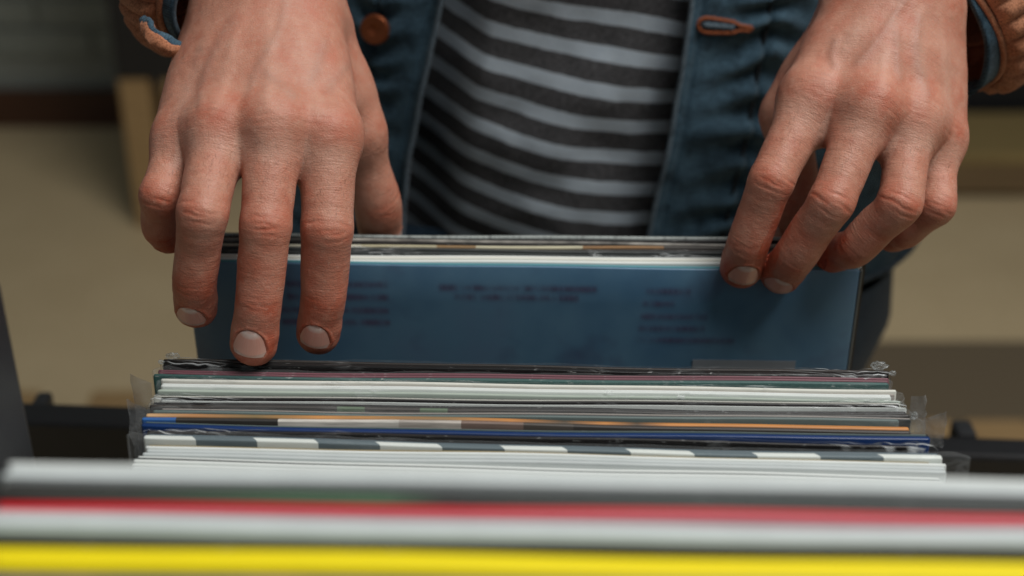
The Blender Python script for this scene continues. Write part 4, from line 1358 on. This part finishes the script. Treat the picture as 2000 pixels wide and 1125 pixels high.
# button on the left panel, with raised rim and a dimple
def on_sheet(P, px, py):
    """point of a sheet grid that projects nearest to px, py"""
    Cc = world2cam(P)
    X = 1000 + Cc[..., 0] / Cc[..., 2] * FPX; Y = 562.5 - Cc[..., 1] / Cc[..., 2] * FPX
    i = np.unravel_index(np.argmin((X - px) ** 2 + (Y - py) ** 2), X.shape)
    return P[i]
bp = on_sheet(sheets[-1], 738, 46)
prof = [(0, .0030), (.0022, .0030), (.0030, .0036), (.0046, .0040), (.0066, .0036), (.0078, .0042), (.0086, .0034), (.0088, .0014), (.0070, 0), (0, -.001)]
V, Fq = [], []
nb = 36
for r, h in prof:
    for k in range(nb):
        t = 2 * math.pi * k / nb
        V.append((r * math.cos(t), -h, r * math.sin(t)))
for i in range(len(prof) - 1):
    for k in range(nb):
        k2 = (k + 1) % nb
        Fq.append((i * nb + k, i * nb + k2, (i + 1) * nb + k2, (i + 1) * nb + k))
bt = link('button', mesh_np('button', np.array(V), Fq), M_COPPER, jacket)
bt.location = Vector(bp - OFF) + Vector((0, -.0040, 0)); bt.rotation_euler = (math.radians(-6), 0, math.radians(-14))
# keyhole buttonhole on the right panel, worked in orange thread
ha, hb_ = on_sheet(sheets[1], 1376, 46), on_sheet(sheets[1], 1468, 52)
ux = unit(hb_ - ha); L = np.linalg.norm(hb_ - ha)
loop = []
for t in np.linspace(0, 2 * np.pi, 26, endpoint=False):
    x = .0030 * math.cos(t); zv = .0030 * math.sin(t)
    loop.append((x, zv))
top = [(q, float(np.interp(q / L, [0, .1, .5, .62, .74, 1], [.0040, .0042, .0034, .0030, .0014, .0010]))) for q in np.linspace(.001, L - .001, 22)]
outl = [(.001 + .0046 * math.cos(t), .0040 * math.sin(t)) for t in np.linspace(math.radians(95), math.radians(265), 14)]
bot = [(q, -v) for q, v in top]
line = outl + bot + [(L, 0)] + top[::-1]
line = np.array([ha + ux * a + np.array([0, -.0012, 0]) + np.array([0, 0, 1.0]) * b for a, b in line])
link('buttonhole', tube_mesh('buttonhole', line - OFF, .0010 + .0002 * np.sin(np.arange(len(line)) * 2.1), 8, closed=True), M_THREAD, jacket)
sl = np.array([ha + ux * a + np.array([0, -.0006, 0]) for a in np.linspace(-.001, L * .60, 8)])
link('buttonhole_slit', tube_mesh('buttonhole_slit', sl - OFF, .0020 + .0007 * np.sin(np.arange(8) * 3.), 8), M_DENIML, jacket)

# ---------------- sleeves, each ending in a wide turned-up cuff
def sleeve(H, R, sx, op_dir, op_c, ra, rb, seed):
    """sleeve tube from the cuff opening along the forearm and up to the shoulder"""
    w0 = np.array(op_c); el = np.array(H['elbow']); shd = np.array([TX + sx * .185, TY + .02, 1.37])
    ax = unit(op_dir)
    fa = cam2world(R['cut'])
    path = catmull(np.array([w0, w0 + ax * .045 + (fa - w0) * .35, el * .5 + fa * .5, el, el * .5 + shd * .5 + np.array([sx * .02, .01, 0]), shd]), 12)
    n = 420
    T = np.gradient(path, axis=0); T /= np.linalg.norm(T, axis=1)[:, None]
    T[0] = ax
    up = np.array([0, -SP * .0 - .35, 1.0])
    rings, par = [], []
    s = np.concatenate([[0], np.cumsum(np.linalg.norm(np.diff(path, axis=0), axis=1))])
    ang = np.linspace(0, 2 * np.pi, n, endpoint=False)
    # finer rings near the cuff
    ss = np.concatenate([np.linspace(0, .07, 60), np.linspace(.075, s[-1], 50)])
    for q in ss:
        p = np.array([np.interp(q, s, path[:, k]) for k in range(3)]); t = unit([np.interp(q, s, T[:, k]) for k in range(3)])
        e1 = unit(np.cross(up, t)); e2 = np.cross(t, e1)
        g = smoothstep(.05, .25, q)
        A = ra * (1 - g) + .066 * g; B = rb * (1 - g) + .066 * g
        rings.append((p, e1, e2, A, B, q))
    def shell(qa, qb, off, mat, name, parent, pleat, hem=0, th=.0022):
        rs = [r for r in rings if qa - 1e-6 <= r[5] <= qb + 1e-6]
        P = np.zeros((n, len(rs), 3)); Nn = np.zeros_like(P)
        for j, (p, e1, e2, A, B, q) in enumerate(rs):
            e = (q - qa) / max(qb - qa, 1e-6)
            ru = off + pleat(ang, q, e)
            P[:, j] = p + np.cos(ang)[:, None] * e1 * (A + ru)[:, None] + np.sin(ang)[:, None] * e2 * (B + ru)[:, None]
            Nn[:, j] = np.cos(ang)[:, None] * e1 + np.sin(ang)[:, None] * e2
        m = len(rs)
        V = np.concatenate([P.reshape(-1, 3), (P - Nn * th).reshape(-1, 3)])
        Fq = grid_faces(n, m, True); k = n * m
        i = np.arange(n); i2 = (i + 1) % n
        F2 = np.stack([i * m, i * m + k, i2 * m + k, i2 * m], -1)
        F3 = np.stack([i * m + m - 1, i2 * m + m - 1, i2 * m + m - 1 + k, i * m + m - 1 + k], -1)
        return pobj(name, V, np.concatenate([Fq, Fq[:, ::-1] + k, F2, F3]), mat, parent)
    rg = np.random.default_rng(seed)
    ph = rg.random(6) * 6.28
    def pl_band(a, q, e): return .0003 * np.sin(a * 9 + ph[0])
    def pl_roll(a, q, e):                    # gathered pleats of the turned-up cuff
        w = np.abs(np.sin(a * 15 + 1.2 * np.sin(a * 3 + ph[1]))) ** .6
        return .0055 * np.sin(np.clip(e, 0, 1) * np.pi) ** .6 + .0050 * w * smoothstep(.0, .12, e) * smoothstep(1.0, .75, e) + .0015 * np.sin(a * 5 + ph[2])
    def pl_slv(a, q, e):
        return .004 * np.sin(a * 3 + q * 40 + ph[3]) + .003 * np.sin(a * 5 - q * 70 + ph[4]) - .004 + .016 * smoothstep(.0, .12, e)
    band = shell(0, .0062, .0006, M_DENIM, 'cuff_band', jacket, pl_band, th=.003)
    # piping between band and cuff
    p, e1, e2, A, B, q = [r for r in rings if r[5] >= .0066][0]
    pc = p + np.cos(ang)[:, None] * e1 * (A + .0012) + np.sin(ang)[:, None] * e2 * (B + .0012)
    link('cuff_piping', tube_mesh('cuff_piping', pc - OFF, .0016, 8, closed=True), M_RUST, jacket)
    shell(.0075, .036, .0012, M_RUST, 'cuff', jacket, pl_roll)
    return shell(.030, s[-1] + 1, .0, M_RUST if False else M_RUST, 'sleeve', jacket, pl_slv)
for H, R, sx, oc, pe, sd in ((HAND_A, hands[0], -1, (500, -46, .672), .0, 3), (HAND_B, hands[1], 1, (1784, 36, .704), .0, 8)):
    f = unit(cam2world(R['cut'] + R['fd'] * 100) - cam2world(R['cut']))
    sleeve(H, R, sx, f, at(*oc), .049, .041, sd)
# the open end of the left cuff: a short tab standing off, blue on its inner face
tabp = [(283, 34, .640), (300, 58, .636), (335, 84, .634), (372, 104, .636)]
tb = catmull(np.array([at(*q) for q in tabp]), 6)
for off, mat, nm, rad in ((0, M_DENIM, 'tab_lining', .0022), (1, M_RUST, 'cuff_tab', .0034)):
    dwn = (at(300, 76, .640) - at(300, 62, .640)) * (off * .9)
    rr_ = rad * (1 + .12 * np.sin(np.arange(len(tb)) * .8 + off)) * np.interp(np.arange(len(tb)), [0, 2, len(tb) - 1], [.75, 1.0, 1.1])
    tm = tube_mesh(nm, catmull(tb + dwn - OFF, 3), np.repeat(rr_, 3)[:(len(tb) - 1) * 3 + 1], 24)
    co = np.array([v.co[:] for v in tm.vertices]); co += .0011 * np.stack([fbm(co * 190 + q * 9, 3) for q in range(3)], -1)
    tm.vertices.foreach_set('co', co.astype(np.float32).ravel()); tm.update()
    link(nm, tm, mat, jacket)
